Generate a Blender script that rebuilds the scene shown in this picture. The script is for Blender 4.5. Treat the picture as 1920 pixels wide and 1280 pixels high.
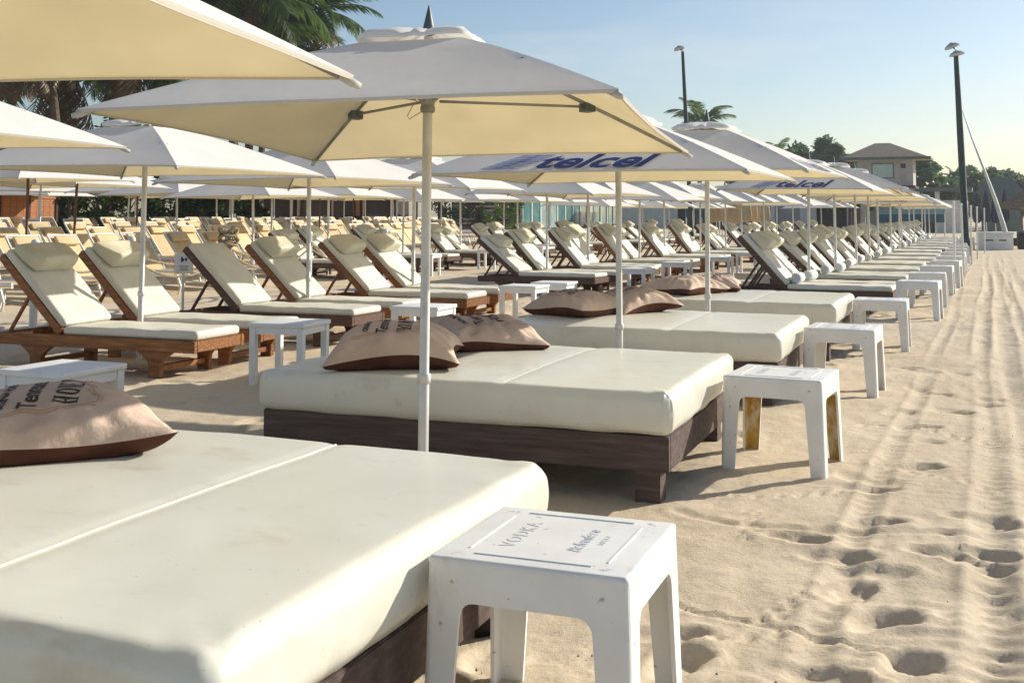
import bpy, bmesh, math, random
import numpy as np
from mathutils import Vector, Matrix
R = math.radians
rnd = random.Random(7)
scene = bpy.context.scene
for o in list(bpy.data.objects):
    bpy.data.objects.remove(o)
COL = scene.collection

# ------------------------------------------------------------------ camera
cam_d = bpy.data.cameras.new('camera')
cam = bpy.data.objects.new('camera', cam_d)
COL.objects.link(cam)
cam.location = (0, 0, 1.35)
cam.rotation_euler = (R(94.0), 0, R(22.9175))
cam_d.sensor_width = 36.0
cam_d.lens = 39.375
cam_d.shift_y = -0.19888
cam_d.clip_start = 0.05
cam_d.clip_end = 5000
scene.camera = cam

# ------------------------------------------------------------------ sky and sun
SUN_AZ, SUN_EL = R(38.5), R(25)          # azimuth from +Y towards +X
world = bpy.data.worlds.new('World')
scene.world = world
world.use_nodes = True
wn = world.node_tree
wn.nodes.clear()
sky = wn.nodes.new('ShaderNodeTexSky')
sky.sky_type = 'NISHITA'
sky.sun_disc = False
sky.sun_elevation = SUN_EL
sky.sun_rotation = SUN_AZ
sky.altitude = 0
sky.air_density = 1.0
sky.dust_density = 0.9
sky.ozone_density = 2.0
bg = wn.nodes.new('ShaderNodeBackground')
bg.inputs['Strength'].default_value = 0.082
wo = wn.nodes.new('ShaderNodeOutputWorld')
# faint high cloud
wtc = wn.nodes.new('ShaderNodeTexCoord')
wmp = wn.nodes.new('ShaderNodeMapping'); wmp.inputs['Scale'].default_value = (1.6, 1.6, 7.0)
wns = wn.nodes.new('ShaderNodeTexNoise'); wns.inputs['Scale'].default_value = 2.2; wns.inputs['Detail'].default_value = 7; wns.inputs['Roughness'].default_value = 0.58
wrp = wn.nodes.new('ShaderNodeValToRGB')
wrp.color_ramp.elements[0].position = 0.50; wrp.color_ramp.elements[0].color = (0, 0, 0, 1)
wrp.color_ramp.elements[1].position = 0.78; wrp.color_ramp.elements[1].color = (0.45, 0.45, 0.45, 1)
wmx = wn.nodes.new('ShaderNodeMix'); wmx.data_type = 'RGBA'
wn.links.new(wtc.outputs['Generated'], wmp.inputs[0]); wn.links.new(wmp.outputs[0], wns.inputs['Vector'])
wn.links.new(wns.outputs[0], wrp.inputs[0]); wn.links.new(wrp.outputs[0], wmx.inputs[0])
wn.links.new(sky.outputs[0], wmx.inputs[6]); wmx.inputs[7].default_value = (6.6, 6.8, 6.9, 1)
wn.links.new(wmx.outputs[2], bg.inputs[0])
wn.links.new(bg.outputs[0], wo.inputs[0])

sun_d = bpy.data.lights.new('sun', 'SUN')
sun_d.energy = 4.2
sun_d.angle = R(0.6)
sun_d.color = (1.0, 0.93, 0.80)
sun = bpy.data.objects.new('sun', sun_d)
COL.objects.link(sun)
sdir = Vector((math.sin(SUN_AZ) * math.cos(SUN_EL), math.cos(SUN_AZ) * math.cos(SUN_EL), math.sin(SUN_EL)))
sun.rotation_euler = (-sdir).to_track_quat('-Z', 'Y').to_euler()
sun.location = sdir * 30

scene.view_settings.view_transform = 'Standard'
scene.view_settings.look = 'None'
scene.view_settings.gamma = 1.0
scene.view_settings.use_curve_mapping = False
scene.view_settings.exposure = 0.58
scene.render.engine = 'CYCLES'
scene.cycles.use_denoising = True
scene.cycles.max_bounces = 8
scene.cycles.transparent_max_bounces = 12

# ------------------------------------------------------------------ tagging helpers
def tag(o, label=None, cat=None, group=None, kind=None):
    if label: o['label'] = label
    if cat: o['category'] = cat
    if group: o['group'] = group
    if kind: o['kind'] = kind
    return o

def empty(name, loc=(0, 0, 0), rot=(0, 0, 0)):
    o = bpy.data.objects.new(name, None)
    o.empty_display_size = 0.1
    COL.objects.link(o)
    o.location = loc
    o.rotation_euler = rot
    return o

def copy_tree(o, parent=None):
    c = o.copy()
    COL.objects.link(c)
    if parent is not None:
        c.parent = parent
    for ch in o.children:
        copy_tree(ch, c)
    return c

ORD = ['first', 'second', 'third', 'fourth', 'fifth', 'sixth', 'seventh', 'eighth', 'ninth', 'tenth', 'eleventh',
       'twelfth', 'thirteenth', 'fourteenth', 'fifteenth', 'sixteenth', 'seventeenth', 'eighteenth', 'nineteenth',
       'twentieth', 'twenty-first', 'twenty-second', 'twenty-third', 'twenty-fourth', 'twenty-fifth', 'twenty-sixth',
       'twenty-seventh', 'twenty-eighth', 'twenty-ninth', 'thirtieth', 'thirty-first', 'thirty-second', 'thirty-third',
       'thirty-fourth', 'thirty-fifth', 'thirty-sixth']

# ------------------------------------------------------------------ materials
def ramp(nt, fac, stops):
    r = nt.nodes.new('ShaderNodeValToRGB')
    els = r.color_ramp.elements
    while len(els) < len(stops):
        els.new(0.5)
    for e, (p, c) in zip(els, stops):
        e.position = p
        e.color = (*c, 1)
    nt.links.new(fac, r.inputs[0])
    return r.outputs[0]

def noise(nt, scale, detail=4, rough=0.55, stretch=None, coord='Object'):
    tc = nt.nodes.new('ShaderNodeTexCoord')
    n = nt.nodes.new('ShaderNodeTexNoise')
    n.inputs['Scale'].default_value = scale
    n.inputs['Detail'].default_value = detail
    n.inputs['Roughness'].default_value = rough
    if stretch:
        m = nt.nodes.new('ShaderNodeMapping')
        m.inputs['Scale'].default_value = stretch
        nt.links.new(tc.outputs[coord], m.inputs[0])
        nt.links.new(m.outputs[0], n.inputs['Vector'])
    else:
        nt.links.new(tc.outputs[coord], n.inputs['Vector'])
    return n.outputs[0]

def mat(name, stops, scale=6, rough=0.6, spec=0.5, bump=0.0, bscale=None, stretch=None, detail=4, metallic=0.0,
        coord='Object', bstretch=None, vary=0.0, coat=0.0, second=None):
    """Principled material: base colour from a noise ramp, optional second stain layer and bump."""
    m = bpy.data.materials.new(name)
    m.use_nodes = True
    nt = m.node_tree
    b = nt.nodes['Principled BSDF']
    b.inputs['Roughness'].default_value = rough
    b.inputs['Specular IOR Level'].default_value = spec
    b.inputs['Metallic'].default_value = metallic
    b.inputs['Coat Weight'].default_value = coat
    if len(stops) == 1:
        col = nt.nodes.new('ShaderNodeRGB')
        col.outputs[0].default_value = (*stops[0][1], 1)
        col = col.outputs[0]
    else:
        col = ramp(nt, noise(nt, scale, detail, stretch=stretch, coord=coord), stops)
    if second:
        sc, lo, hi, c2, st = second
        f = ramp(nt, noise(nt, sc, 6, 0.65, stretch=st, coord=coord), [(lo, (0, 0, 0)), (hi, (1, 1, 1))])
        mx = nt.nodes.new('ShaderNodeMix'); mx.data_type = 'RGBA'
        nt.links.new(f, mx.inputs[0]); nt.links.new(col, mx.inputs[6])
        mx.inputs[7].default_value = (*c2, 1)
        col = mx.outputs[2]
    if vary:
        oi = nt.nodes.new('ShaderNodeObjectInfo')
        hs = nt.nodes.new('ShaderNodeHueSaturation')
        mr = nt.nodes.new('ShaderNodeMapRange')
        mr.inputs[3].default_value = 1 - vary
        mr.inputs[4].default_value = 1 + vary
        nt.links.new(oi.outputs['Random'], mr.inputs[0])
        nt.links.new(mr.outputs[0], hs.inputs['Value'])
        nt.links.new(col, hs.inputs['Color'])
        col = hs.outputs[0]
    nt.links.new(col, b.inputs['Base Color'])
    if bump:
        bp = nt.nodes.new('ShaderNodeBump')
        bp.inputs['Strength'].default_value = bump
        bp.inputs['Distance'].default_value = 0.02
        nt.links.new(noise(nt, bscale or scale * 4, 5, 0.6, stretch=bstretch, coord=coord), bp.inputs['Height'])
        nt.links.new(bp.outputs[0], b.inputs['Normal'])
    return m

def fabric(name, top, through, mixf=0.45, bump=0.15):
    """Woven cloth that reflects on the lit side and glows through on the other."""
    m = bpy.data.materials.new(name)
    m.use_nodes = True
    nt = m.node_tree
    nt.nodes.clear()
    out = nt.nodes.new('ShaderNodeOutputMaterial')
    d = nt.nodes.new('ShaderNodeBsdfDiffuse')
    t = nt.nodes.new('ShaderNodeBsdfTranslucent')
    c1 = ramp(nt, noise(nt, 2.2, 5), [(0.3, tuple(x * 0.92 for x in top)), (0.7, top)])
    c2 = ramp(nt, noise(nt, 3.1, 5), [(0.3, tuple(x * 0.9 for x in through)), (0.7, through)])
    nt.links.new(c1, d.inputs[0])
    nt.links.new(c2, t.inputs[0])
    bp = nt.nodes.new('ShaderNodeBump')
    bp.inputs['Strength'].default_value = bump
    bp.inputs['Distance'].default_value = 0.03
    nt.links.new(noise(nt, 3.5, 5, 0.6), bp.inputs['Height'])
    nt.links.new(bp.outputs[0], d.inputs['Normal'])
    mx = nt.nodes.new('ShaderNodeMixShader')
    mx.inputs[0].default_value = mixf
    nt.links.new(d.outputs[0], mx.inputs[1])
    nt.links.new(t.outputs[0], mx.inputs[2])
    nt.links.new(mx.outputs[0], out.inputs[0])
    return m

def leafmat(name, c1, c2, c3):
    m = bpy.data.materials.new(name)
    m.use_nodes = True
    nt = m.node_tree
    nt.nodes.clear()
    out = nt.nodes.new('ShaderNodeOutputMaterial')
    col = ramp(nt, noise(nt, 1.1, 3, coord='Object'), [(0.3, c1), (0.5, c2), (0.7, c3)])
    b = nt.nodes.new('ShaderNodeBsdfPrincipled')
    b.inputs['Roughness'].default_value = 0.45
    t = nt.nodes.new('ShaderNodeBsdfTranslucent')
    nt.links.new(col, b.inputs['Base Color'])
    nt.links.new(col, t.inputs[0])
    mx = nt.nodes.new('ShaderNodeMixShader')
    mx.inputs[0].default_value = 0.48
    nt.links.new(b.outputs[0], mx.inputs[1])
    nt.links.new(t.outputs[0], mx.inputs[2])
    nt.links.new(mx.outputs[0], out.inputs[0])
    return m

M = {}
M['vinyl'] = mat('cream_vinyl', [(0.32, (0.66, 0.65, 0.555)), (0.62, (0.72, 0.715, 0.635))], 1.6, 0.30, 0.55, 0.05, 7, detail=6,
                 second=(2.4, 0.56, 0.84, (0.50, 0.44, 0.33), (1, 2.5, 1)))
def specks(m, scale, lo, hi, col):
    """scattered grains and scuffs on top of a material"""
    nt = m.node_tree
    b = nt.nodes['Principled BSDF']
    src = b.inputs['Base Color'].links[0].from_socket
    f = ramp(nt, noise(nt, scale, 2, 0.5), [(lo, (0, 0, 0)), (hi, (1, 1, 1))])
    mx = nt.nodes.new('ShaderNodeMix'); mx.data_type = 'RGBA'
    nt.links.new(f, mx.inputs[0]); nt.links.new(src, mx.inputs[6]); mx.inputs[7].default_value = (*col, 1)
    nt.links.new(mx.outputs[2], b.inputs['Base Color'])
specks(M['vinyl'], 60, 0.72, 0.78, (0.44, 0.38, 0.29))
specks(M['vinyl'], 11, 0.68, 0.84, (0.60, 0.56, 0.46))
M['piping'] = mat('vinyl_piping', [(0.4, (0.72, 0.66, 0.48)), (0.6, (0.80, 0.75, 0.58))], 12, 0.5)
M['bedwood'] = mat('dark_brown_boards', [(0.3, (0.060, 0.040, 0.036)), (0.55, (0.095, 0.066, 0.060)), (0.75, (0.14, 0.105, 0.095))], 3, 0.72, 0.3,
                   0.35, 22, stretch=(1, 6, 14), vary=0.1)
M['plastic'] = mat('white_plastic', [(0.35, (0.74, 0.74, 0.72)), (0.65, (0.82, 0.82, 0.81))], 5, 0.42, 0.45, 0.04, 30,
                   second=(7, 0.62, 0.80, (0.60, 0.54, 0.44), (1, 1, 0.4)), vary=0.03)
specks(M['plastic'], 38, 0.69, 0.75, (0.46, 0.40, 0.32))
M['plastic_tint'] = mat('raised_plastic_line', [(0.4, (0.66, 0.69, 0.72)), (0.6, (0.76, 0.77, 0.78))], 20, 0.5)
M['print_blue'] = mat('worn_blue_print', [(0.44, (0.74, 0.75, 0.76)), (0.62, (0.36, 0.45, 0.58))], 45, 0.5)
M['print_grey'] = mat('worn_grey_print', [(0.40, (0.76, 0.76, 0.76)), (0.66, (0.62, 0.63, 0.65))], 60, 0.5)
M['table'] = mat('white_painted_table', [(0.35, (0.76, 0.77, 0.77)), (0.65, (0.84, 0.85, 0.85))], 5, 0.45, vary=0.04,
                 second=(6, 0.64, 0.8, (0.62, 0.58, 0.5), None))
M['canopy'] = fabric('white_canopy_cloth', (0.90, 0.90, 0.90), (0.95, 0.90, 0.80), 0.34)
M['glow_layer'] = fabric('tan_glow_layer', (0.81, 0.72, 0.51), (0.97, 0.87, 0.62), 0.80, 0.05)  # tan puts the warm glow under the canopies into the colour, with yellowed cloth
M['hem'] = fabric('canopy_hem_cloth', (0.72, 0.70, 0.64), (0.5, 0.42, 0.28), 0.25)
M['alu'] = mat('weathered_aluminium', [(0.35, (0.55, 0.55, 0.52)), (0.65, (0.68, 0.68, 0.66))], 7, 0.38, 0.5, metallic=0.35,
               second=(5, 0.62, 0.8, (0.42, 0.38, 0.30), (1, 1, 0.2)), vary=0.06)
M['rib'] = mat('grey_rib_metal', [(0.3, (0.24, 0.23, 0.20)), (0.7, (0.34, 0.33, 0.30))], 14, 0.45, metallic=0.3)
M['brownpole'] = mat('brown_wood_pole', [(0.3, (0.09, 0.035, 0.02)), (0.7, (0.17, 0.07, 0.035))], 6, 0.6, stretch=(4, 4, 0.6))
M['finial'] = mat('dark_grey_finial', [(0.3, (0.05, 0.065, 0.07)), (0.7, (0.10, 0.12, 0.125))], 12, 0.5)
M['navy'] = mat('navy_print', [(0.3, (0.010, 0.022, 0.12)), (0.7, (0.018, 0.035, 0.17))], 12, 0.6)
M['blue_mid'] = mat('mid_blue_print', [(0.3, (0.10, 0.15, 0.33)), (0.7, (0.14, 0.20, 0.40))], 12, 0.6)
M['blue_pale'] = mat('pale_blue_print', [(0.3, (0.24, 0.30, 0.48)), (0.7, (0.30, 0.36, 0.54))], 12, 0.6)
M['teak'] = mat('oiled_teak', [(0.3, (0.16, 0.058, 0.016)), (0.55, (0.275, 0.110, 0.032)), (0.75, (0.38, 0.175, 0.058))], 4, 0.5, 0.4,
                0.25, 26, stretch=(1, 9, 9), vary=0.18)
M['teak_dark'] = mat('dark_teak', [(0.3, (0.055, 0.028, 0.020)), (0.55, (0.10, 0.050, 0.034)), (0.75, (0.15, 0.08, 0.055))], 4, 0.55, 0.4,
                     0.25, 26, stretch=(1, 9, 9), vary=0.18)
M['cushion'] = mat('cream_cushion', [(0.32, (0.62, 0.61, 0.53)), (0.65, (0.72, 0.71, 0.635))], 3.0, 0.5, 0.4, 0.25, 11, vary=0.05,
                   second=(4, 0.62, 0.82, (0.56, 0.53, 0.42), None))
M['headpillow'] = mat('cream_head_pillow', [(0.32, (0.54, 0.52, 0.40)), (0.65, (0.65, 0.63, 0.50))], 4.0, 0.5, 0.4, 0.25, 13, vary=0.06)
M['towel'] = mat('white_terry', [(0.35, (0.76, 0.77, 0.80)), (0.65, (0.85, 0.86, 0.88))], 30, 0.9, 0.1, 0.6, 220)
M['pillow_top'] = mat('blush_tan_cotton', [(0.3, (0.50, 0.37, 0.29)), (0.55, (0.60, 0.46, 0.37)), (0.75, (0.68, 0.54, 0.44))], 3.5, 0.8, 0.2, 0.35, 16)
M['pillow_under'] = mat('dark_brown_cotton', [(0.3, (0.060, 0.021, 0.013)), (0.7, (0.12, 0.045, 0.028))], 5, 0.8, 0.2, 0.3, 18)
M['ink'] = mat('dark_brown_ink', [(0.3, (0.020, 0.013, 0.010)), (0.7, (0.045, 0.030, 0.022))], 30, 0.7)
M['gold'] = mat('gold_ink', [(0.3, (0.40, 0.23, 0.07)), (0.7, (0.55, 0.34, 0.12))], 30, 0.6)
M['sling'] = mat('tan_sling', [(0.35, (0.54, 0.40, 0.21)), (0.65, (0.66, 0.51, 0.30))], 4, 0.65, 0.3, 0.2, 60, vary=0.12)
M['resin'] = mat('white_resin_frame', [(0.35, (0.66, 0.64, 0.58)), (0.65, (0.78, 0.77, 0.73))], 6, 0.45, vary=0.06)
M['rope'] = mat('hemp_rope', [(0.35, (0.26, 0.20, 0.13)), (0.65, (0.42, 0.34, 0.23))], 30, 0.9, 0.1, 0.5, 90)
M['sign'] = mat('white_sign', [(0.4, (0.82, 0.83, 0.84)), (0.6, (0.88, 0.88, 0.88))], 5, 0.4)
M['postwhite'] = mat('white_painted_post', [(0.35, (0.70, 0.70, 0.67)), (0.65, (0.80, 0.80, 0.78))], 6, 0.5)
M['lamp_green'] = mat('dark_green_lamp_post', [(0.35, (0.012, 0.030, 0.030)), (0.65, (0.022, 0.048, 0.046))], 4, 0.45, metallic=0.2)
M['lamp_head'] = mat('grey_lamp_head', [(0.35, (0.40, 0.43, 0.45)), (0.65, (0.52, 0.55, 0.57))], 4, 0.4, metallic=0.3)
M['trunk'] = mat('palm_bark', [(0.3, (0.075, 0.055, 0.040)), (0.7, (0.17, 0.13, 0.095))], 5, 0.9, 0.1, 0.6, 14, stretch=(1, 1, 5))
M['frond'] = leafmat('palm_frond', (0.035, 0.078, 0.016), (0.070, 0.130, 0.026), (0.13, 0.18, 0.045))
M['frond_dead'] = leafmat('dry_palm_frond', (0.10, 0.06, 0.025), (0.18, 0.11, 0.05), (0.25, 0.16, 0.07))
M['leaf'] = leafmat('dark_leaf', (0.012, 0.030, 0.010), (0.030, 0.060, 0.014), (0.065, 0.11, 0.025))
M['leaf_bright'] = leafmat('bright_leaf', (0.04, 0.085, 0.012), (0.08, 0.14, 0.02), (0.14, 0.20, 0.04))
M['leaf_far'] = leafmat('blue_green_leaf', (0.045, 0.100, 0.045), (0.075, 0.145, 0.058), (0.12, 0.19, 0.075))
M['orange_wood'] = mat('orange_stained_boards', [(0.3, (0.26, 0.085, 0.018)), (0.7, (0.42, 0.16, 0.04))], 3, 0.55, 0.4, 0.25, 20, stretch=(1, 1, 7), vary=0.12)
M['dark_wood'] = mat('dark_timber', [(0.3, (0.022, 0.012, 0.010)), (0.7, (0.060, 0.034, 0.026))], 3, 0.7, 0.3, 0.3, 20, stretch=(1, 1, 7), vary=0.2)
M['render_grey'] = mat('grey_render', [(0.3, (0.30, 0.29, 0.28)), (0.7, (0.40, 0.39, 0.37))], 2, 0.85, 0.2, 0.2, 20)
M['render_white'] = mat('pale_render', [(0.3, (0.60, 0.58, 0.54)), (0.7, (0.72, 0.70, 0.66))], 2, 0.85, 0.2, 0.15, 20)
M['hut_wall'] = mat('weathered_hut_boards', [(0.3, (0.34, 0.33, 0.32)), (0.7, (0.46, 0.45, 0.43))], 2, 0.8, 0.2, 0.2, 16, stretch=(1, 1, 8))
M['roof_tan'] = mat('tan_shingle', [(0.3, (0.30, 0.23, 0.16)), (0.7, (0.44, 0.35, 0.25))], 5, 0.85, 0.2, 0.5, 14, stretch=(1, 1, 6))
M['fascia'] = mat('green_grey_fascia', [(0.3, (0.05, 0.08, 0.07)), (0.7, (0.09, 0.12, 0.10))], 4, 0.6)
M['glass_teal'] = mat('teal_glass', [(0.3, (0.05, 0.15, 0.15)), (0.7, (0.12, 0.26, 0.25))], 1.2, 0.08, 0.8)
M['glass_pale'] = mat('pale_glass', [(0.3, (0.22, 0.34, 0.33)), (0.7, (0.38, 0.50, 0.48))], 1.2, 0.08, 0.8)
M['teal'] = mat('teal_blue_canvas', [(0.3, (0.004, 0.055, 0.085)), (0.7, (0.010, 0.095, 0.13))], 3, 0.6)
M['navy_cloth'] = mat('navy_canvas', [(0.3, (0.012, 0.016, 0.045)), (0.7, (0.024, 0.030, 0.075))], 6, 0.7)
M['tan_cloth'] = mat('tan_canvas', [(0.3, (0.42, 0.32, 0.19)), (0.7, (0.56, 0.45, 0.29))], 6, 0.8, stretch=(1, 1, 0.2))
M['thatch'] = mat('dry_thatch', [(0.3, (0.17, 0.12, 0.075)), (0.7, (0.32, 0.24, 0.15))], 8, 0.95, 0.1, 0.8, 40, stretch=(1, 1, 0.2))
M['blackish'] = mat('shade_and_bin_black', [(0.3, (0.012, 0.011, 0.012)), (0.7, (0.030, 0.026, 0.026))], 2, 0.8)  # near-black for shade in openings and slots, and for the bin drum
M['mast'] = mat('pale_mast', [(0.3, (0.42, 0.44, 0.42)), (0.7, (0.56, 0.58, 0.56))], 3, 0.5, metallic=0.2)
M['red'] = mat('red_cloth', [(0.3, (0.35, 0.03, 0.03)), (0.7, (0.5, 0.06, 0.05))], 6, 0.8)
M['seaweed'] = mat('dry_seaweed', [(0.3, (0.035, 0.025, 0.016)), (0.7, (0.10, 0.07, 0.04))], 20, 0.9)
M['rust'] = mat('rust_stain', [(0.3, (0.42, 0.22, 0.06)), (0.7, (0.55, 0.34, 0.12))], 40, 0.8)

def sand_material():
    m = bpy.data.materials.new('beach_sand')
    m.use_nodes = True
    nt = m.node_tree
    b = nt.nodes['Principled BSDF']
    b.inputs['Roughness'].default_value = 0.93
    b.inputs['Specular IOR Level'].default_value = 0.15
    a = ramp(nt, noise(nt, 0.9, 6, 0.6), [(0.3, (0.575, 0.475, 0.345)), (0.7, (0.67, 0.565, 0.425))])
    g = ramp(nt, noise(nt, 55, 4, 0.7), [(0.25, (0.80, 0.78, 0.75)), (0.5, (1, 1, 1)), (0.8, (1.06, 1.05, 1.03))])
    mx = nt.nodes.new('ShaderNodeMix'); mx.data_type = 'RGBA'; mx.blend_type = 'MULTIPLY'
    mx.inputs[0].default_value = 1
    nt.links.new(a, mx.inputs[6]); nt.links.new(g, mx.inputs[7])
    nt.links.new(mx.outputs[2], b.inputs['Base Color'])
    bp = nt.nodes.new('ShaderNodeBump')
    bp.inputs['Strength'].default_value = 0.42
    bp.inputs['Distance'].default_value = 0.02
    nt.links.new(noise(nt, 34, 7, 0.72), bp.inputs['Height'])
    bp2 = nt.nodes.new('ShaderNodeBump')
    bp2.inputs['Strength'].default_value = 0.25
    bp2.inputs['Distance'].default_value = 0.004
    nt.links.new(noise(nt, 240, 3, 0.6), bp2.inputs['Height'])
    nt.links.new(bp.outputs[0], bp2.inputs['Normal'])
    nt.links.new(bp2.outputs[0], b.inputs['Normal'])
    return m
M['sand'] = sand_material()

# ------------------------------------------------------------------ mesh helpers
def mesh_from(name, verts, faces, material, smooth=False):
    me = bpy.data.meshes.new(name)
    me.from_pydata([tuple(v) for v in verts], [], faces)
    me.materials.append(material)
    if smooth:
        me.polygons.foreach_set('use_smooth', [True] * len(me.polygons))
    me.update()
    return me

class MB:
    def __init__(s):
        s.v, s.f = [], []
    def add(s, vs, fs, mtx=None):
        n = len(s.v)
        if mtx is not None:
            vs = [mtx @ Vector(v) for v in vs]
        s.v += [tuple(v) for v in vs]
        s.f += [tuple(i + n for i in f) for f in fs]
        return s
    def box(s, x0, x1, y0, y1, z0, z1, mtx=None):
        return s.add([(x0, y0, z0), (x1, y0, z0), (x1, y1, z0), (x0, y1, z0), (x0, y0, z1), (x1, y0, z1), (x1, y1, z1), (x0, y1, z1)],
                     [(3, 2, 1, 0), (4, 5, 6, 7), (0, 1, 5, 4), (1, 2, 6, 5), (2, 3, 7, 6), (3, 0, 4, 7)], mtx)
    def tube(s, pts, rad, n=8, caps=True):
        pts = [Vector(p) for p in pts]
        if not hasattr(rad, '__len__'):
            rad = [rad] * len(pts)
        rings = []
        up = Vector((0, 0, 1))
        t0 = (pts[1] - pts[0]).normalized()
        a = t0.cross(up if abs(t0.z) < 0.9 else Vector((1, 0, 0))).normalized()
        for i, p in enumerate(pts):
            t = (pts[min(i + 1, len(pts) - 1)] - pts[max(i - 1, 0)]).normalized()
            a = (a - t * a.dot(t)).normalized()
            b = t.cross(a)
            rings.append([p + (a * math.cos(2 * math.pi * k / n) + b * math.sin(2 * math.pi * k / n)) * rad[i] for k in range(n)])
        vs = [v for r in rings for v in r]
        fs = []
        for i in range(len(pts) - 1):
            for k in range(n):
                k2 = (k + 1) % n
                fs.append((i * n + k, i * n + k2, (i + 1) * n + k2, (i + 1) * n + k))
        if caps:
            fs.append(tuple(range(n - 1, -1, -1)))
            fs.append(tuple((len(pts) - 1) * n + k for k in range(n)))
        return s.add(vs, fs)
    def lathe(s, prof, n=16, centre=(0, 0)):
        vs, fs = [], []
        for r, z in prof:
            for k in range(n):
                a = 2 * math.pi * k / n
                vs.append((centre[0] + r * math.cos(a), centre[1] + r * math.sin(a), z))
        for i in range(len(prof) - 1):
            for k in range(n):
                k2 = (k + 1) % n
                fs.append((i * n + k, i * n + k2, (i + 1) * n + k2, (i + 1) * n + k))
        fs.append(tuple(range(n - 1, -1, -1)))
        fs.append(tuple((len(prof) - 1) * n + k for k in range(n)))
        return s.add(vs, fs)
    def prism(s, poly, y0, y1):
        """polygon in (x,z), counter-clockwise seen from -y, extruded along y"""
        n = len(poly)
        vs = [(x, y0, z) for x, z in poly] + [(x, y1, z) for x, z in poly]
        fs = [tuple(range(n)), tuple(range(2 * n - 1, n - 1, -1))]
        for i in range(n):
            j = (i + 1) % n
            fs.append((j, i, n + i, n + j))
        return s.add(vs, fs)
    def mesh(s, name, material, smooth=False):
        return mesh_from(name, s.v, s.f, material, smooth)
    def build(s, name, material, parent=None, smooth=False, bevel=0.0, seg=2):
        if bevel:
            me = s.mesh(name, material)
            bm = bmesh.new(); bm.from_mesh(me)
            es = [e for e in bm.edges if len(e.link_faces) == 2 and e.calc_face_angle(0) > 0.5]
            bmesh.ops.bevel(bm, geom=es, offset=bevel, segments=seg, affect='EDGES', clamp_overlap=True)
            bm.to_mesh(me); bm.free()
            me.update()
            if smooth:
                autosmooth(me)
        else:
            me = s.mesh(name, material)
            if smooth:
                autosmooth(me)
        return obj(name, me, parent)

def autosmooth(me, ang=38):
    me.polygons.foreach_set('use_smooth', [True] * len(me.polygons))
    bm = bmesh.new(); bm.from_mesh(me)
    for e in bm.edges:
        if len(e.link_faces) == 2 and e.calc_face_angle(0) > R(ang):
            e.smooth = False
    bm.to_mesh(me); bm.free()

def obj(name, me, parent=None, loc=None, rot=None):
    o = bpy.data.objects.new(name, me)
    COL.objects.link(o)
    if parent is not None:
        o.parent = parent
    if loc is not None: o.location = loc
    if rot is not None: o.rotation_euler = rot
    return o

def lattice_noise(x, y, seed=0):
    """smooth value noise, vectorised"""
    xi = np.floor(x).astype(np.int64); yi = np.floor(y).astype(np.int64)
    xf = x - xi; yf = y - yi
    def h(a, b):
        n = (a * 374761393 + b * 668265263 + seed * 974711) & 0x7fffffff
        n = ((n ^ (n >> 13)) * 1274126177) & 0x7fffffff
        n = n ^ (n >> 16)
        return (n & 0xffff) / 65535.0
    u = xf * xf * xf * (xf * (xf * 6 - 15) + 10); v = yf * yf * yf * (yf * (yf * 6 - 15) + 10)
    return (h(xi, yi) * (1 - u) + h(xi + 1, yi) * u) * (1 - v) + (h(xi, yi + 1) * (1 - u) + h(xi + 1, yi + 1) * u) * v * 1.0

def fbm(x, y, oct=4, seed=0, gain=0.5):
    a, s, t = 1.0, 0.0, 0.0
    for k in range(oct):
        s = s + a * (lattice_noise(x * 2 ** k + 17.3 * k, y * 2 ** k - 9.1 * k, seed + k) - 0.5)
        t += a
        a *= gain
    return s / t * 2

def axis_pts(h, r, n, m=4):
    """coordinates across a rounded box side: dense in the corner radius"""
    inner = list(np.linspace(-(h - r), h - r, n))
    edge = [-(h - r) - r * math.tan(math.pi / 4 * k / m) for k in range(m, 0, -1)]
    return edge + inner + [-e for e in reversed(edge)]

def round_box(sx, sy, sz, r, nx=8, ny=8, nz=3, fn=None, m=4):
    """closed rounded box, optional deform fn(array Nx3)->array"""
    hx, hy, hz = sx / 2, sy / 2, sz / 2
    ax, ay, az = axis_pts(hx, r, nx, m), axis_pts(hy, r, ny, m), axis_pts(hz, r, nz, m)
    idx, vs, fs = {}, [], []
    def vid(p):
        k = (round(p[0], 5), round(p[1], 5), round(p[2], 5))
        if k not in idx:
            idx[k] = len(vs); vs.append(p)
        return idx[k]
    def grid(A, B, f, flip):
        g = [[vid(f(a, b)) for b in B] for a in A]
        for i in range(len(A) - 1):
            for j in range(len(B) - 1):
                q = (g[i][j], g[i + 1][j], g[i + 1][j + 1], g[i][j + 1])
                fs.append(q[::-1] if flip else q)
    grid(ax, ay, lambda a, b: (a, b, hz), False)
    grid(ax, ay, lambda a, b: (a, b, -hz), True)
    grid(ax, az, lambda a, b: (a, -hy, b), False)
    grid(ax, az, lambda a, b: (a, hy, b), True)
    grid(ay, az, lambda a, b: (hx, a, b), False)
    grid(ay, az, lambda a, b: (-hx, a, b), True)
    p = np.array(vs)
    lim = np.array([hx - r, hy - r, hz - r])
    inner = np.clip(p, -lim, lim)
    d = p - inner
    L = np.linalg.norm(d, axis=1, keepdims=True)
    p = inner + d / np.maximum(L, 1e-9) * r
    if fn is not None:
        p = fn(p)
    return p, fs

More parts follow.
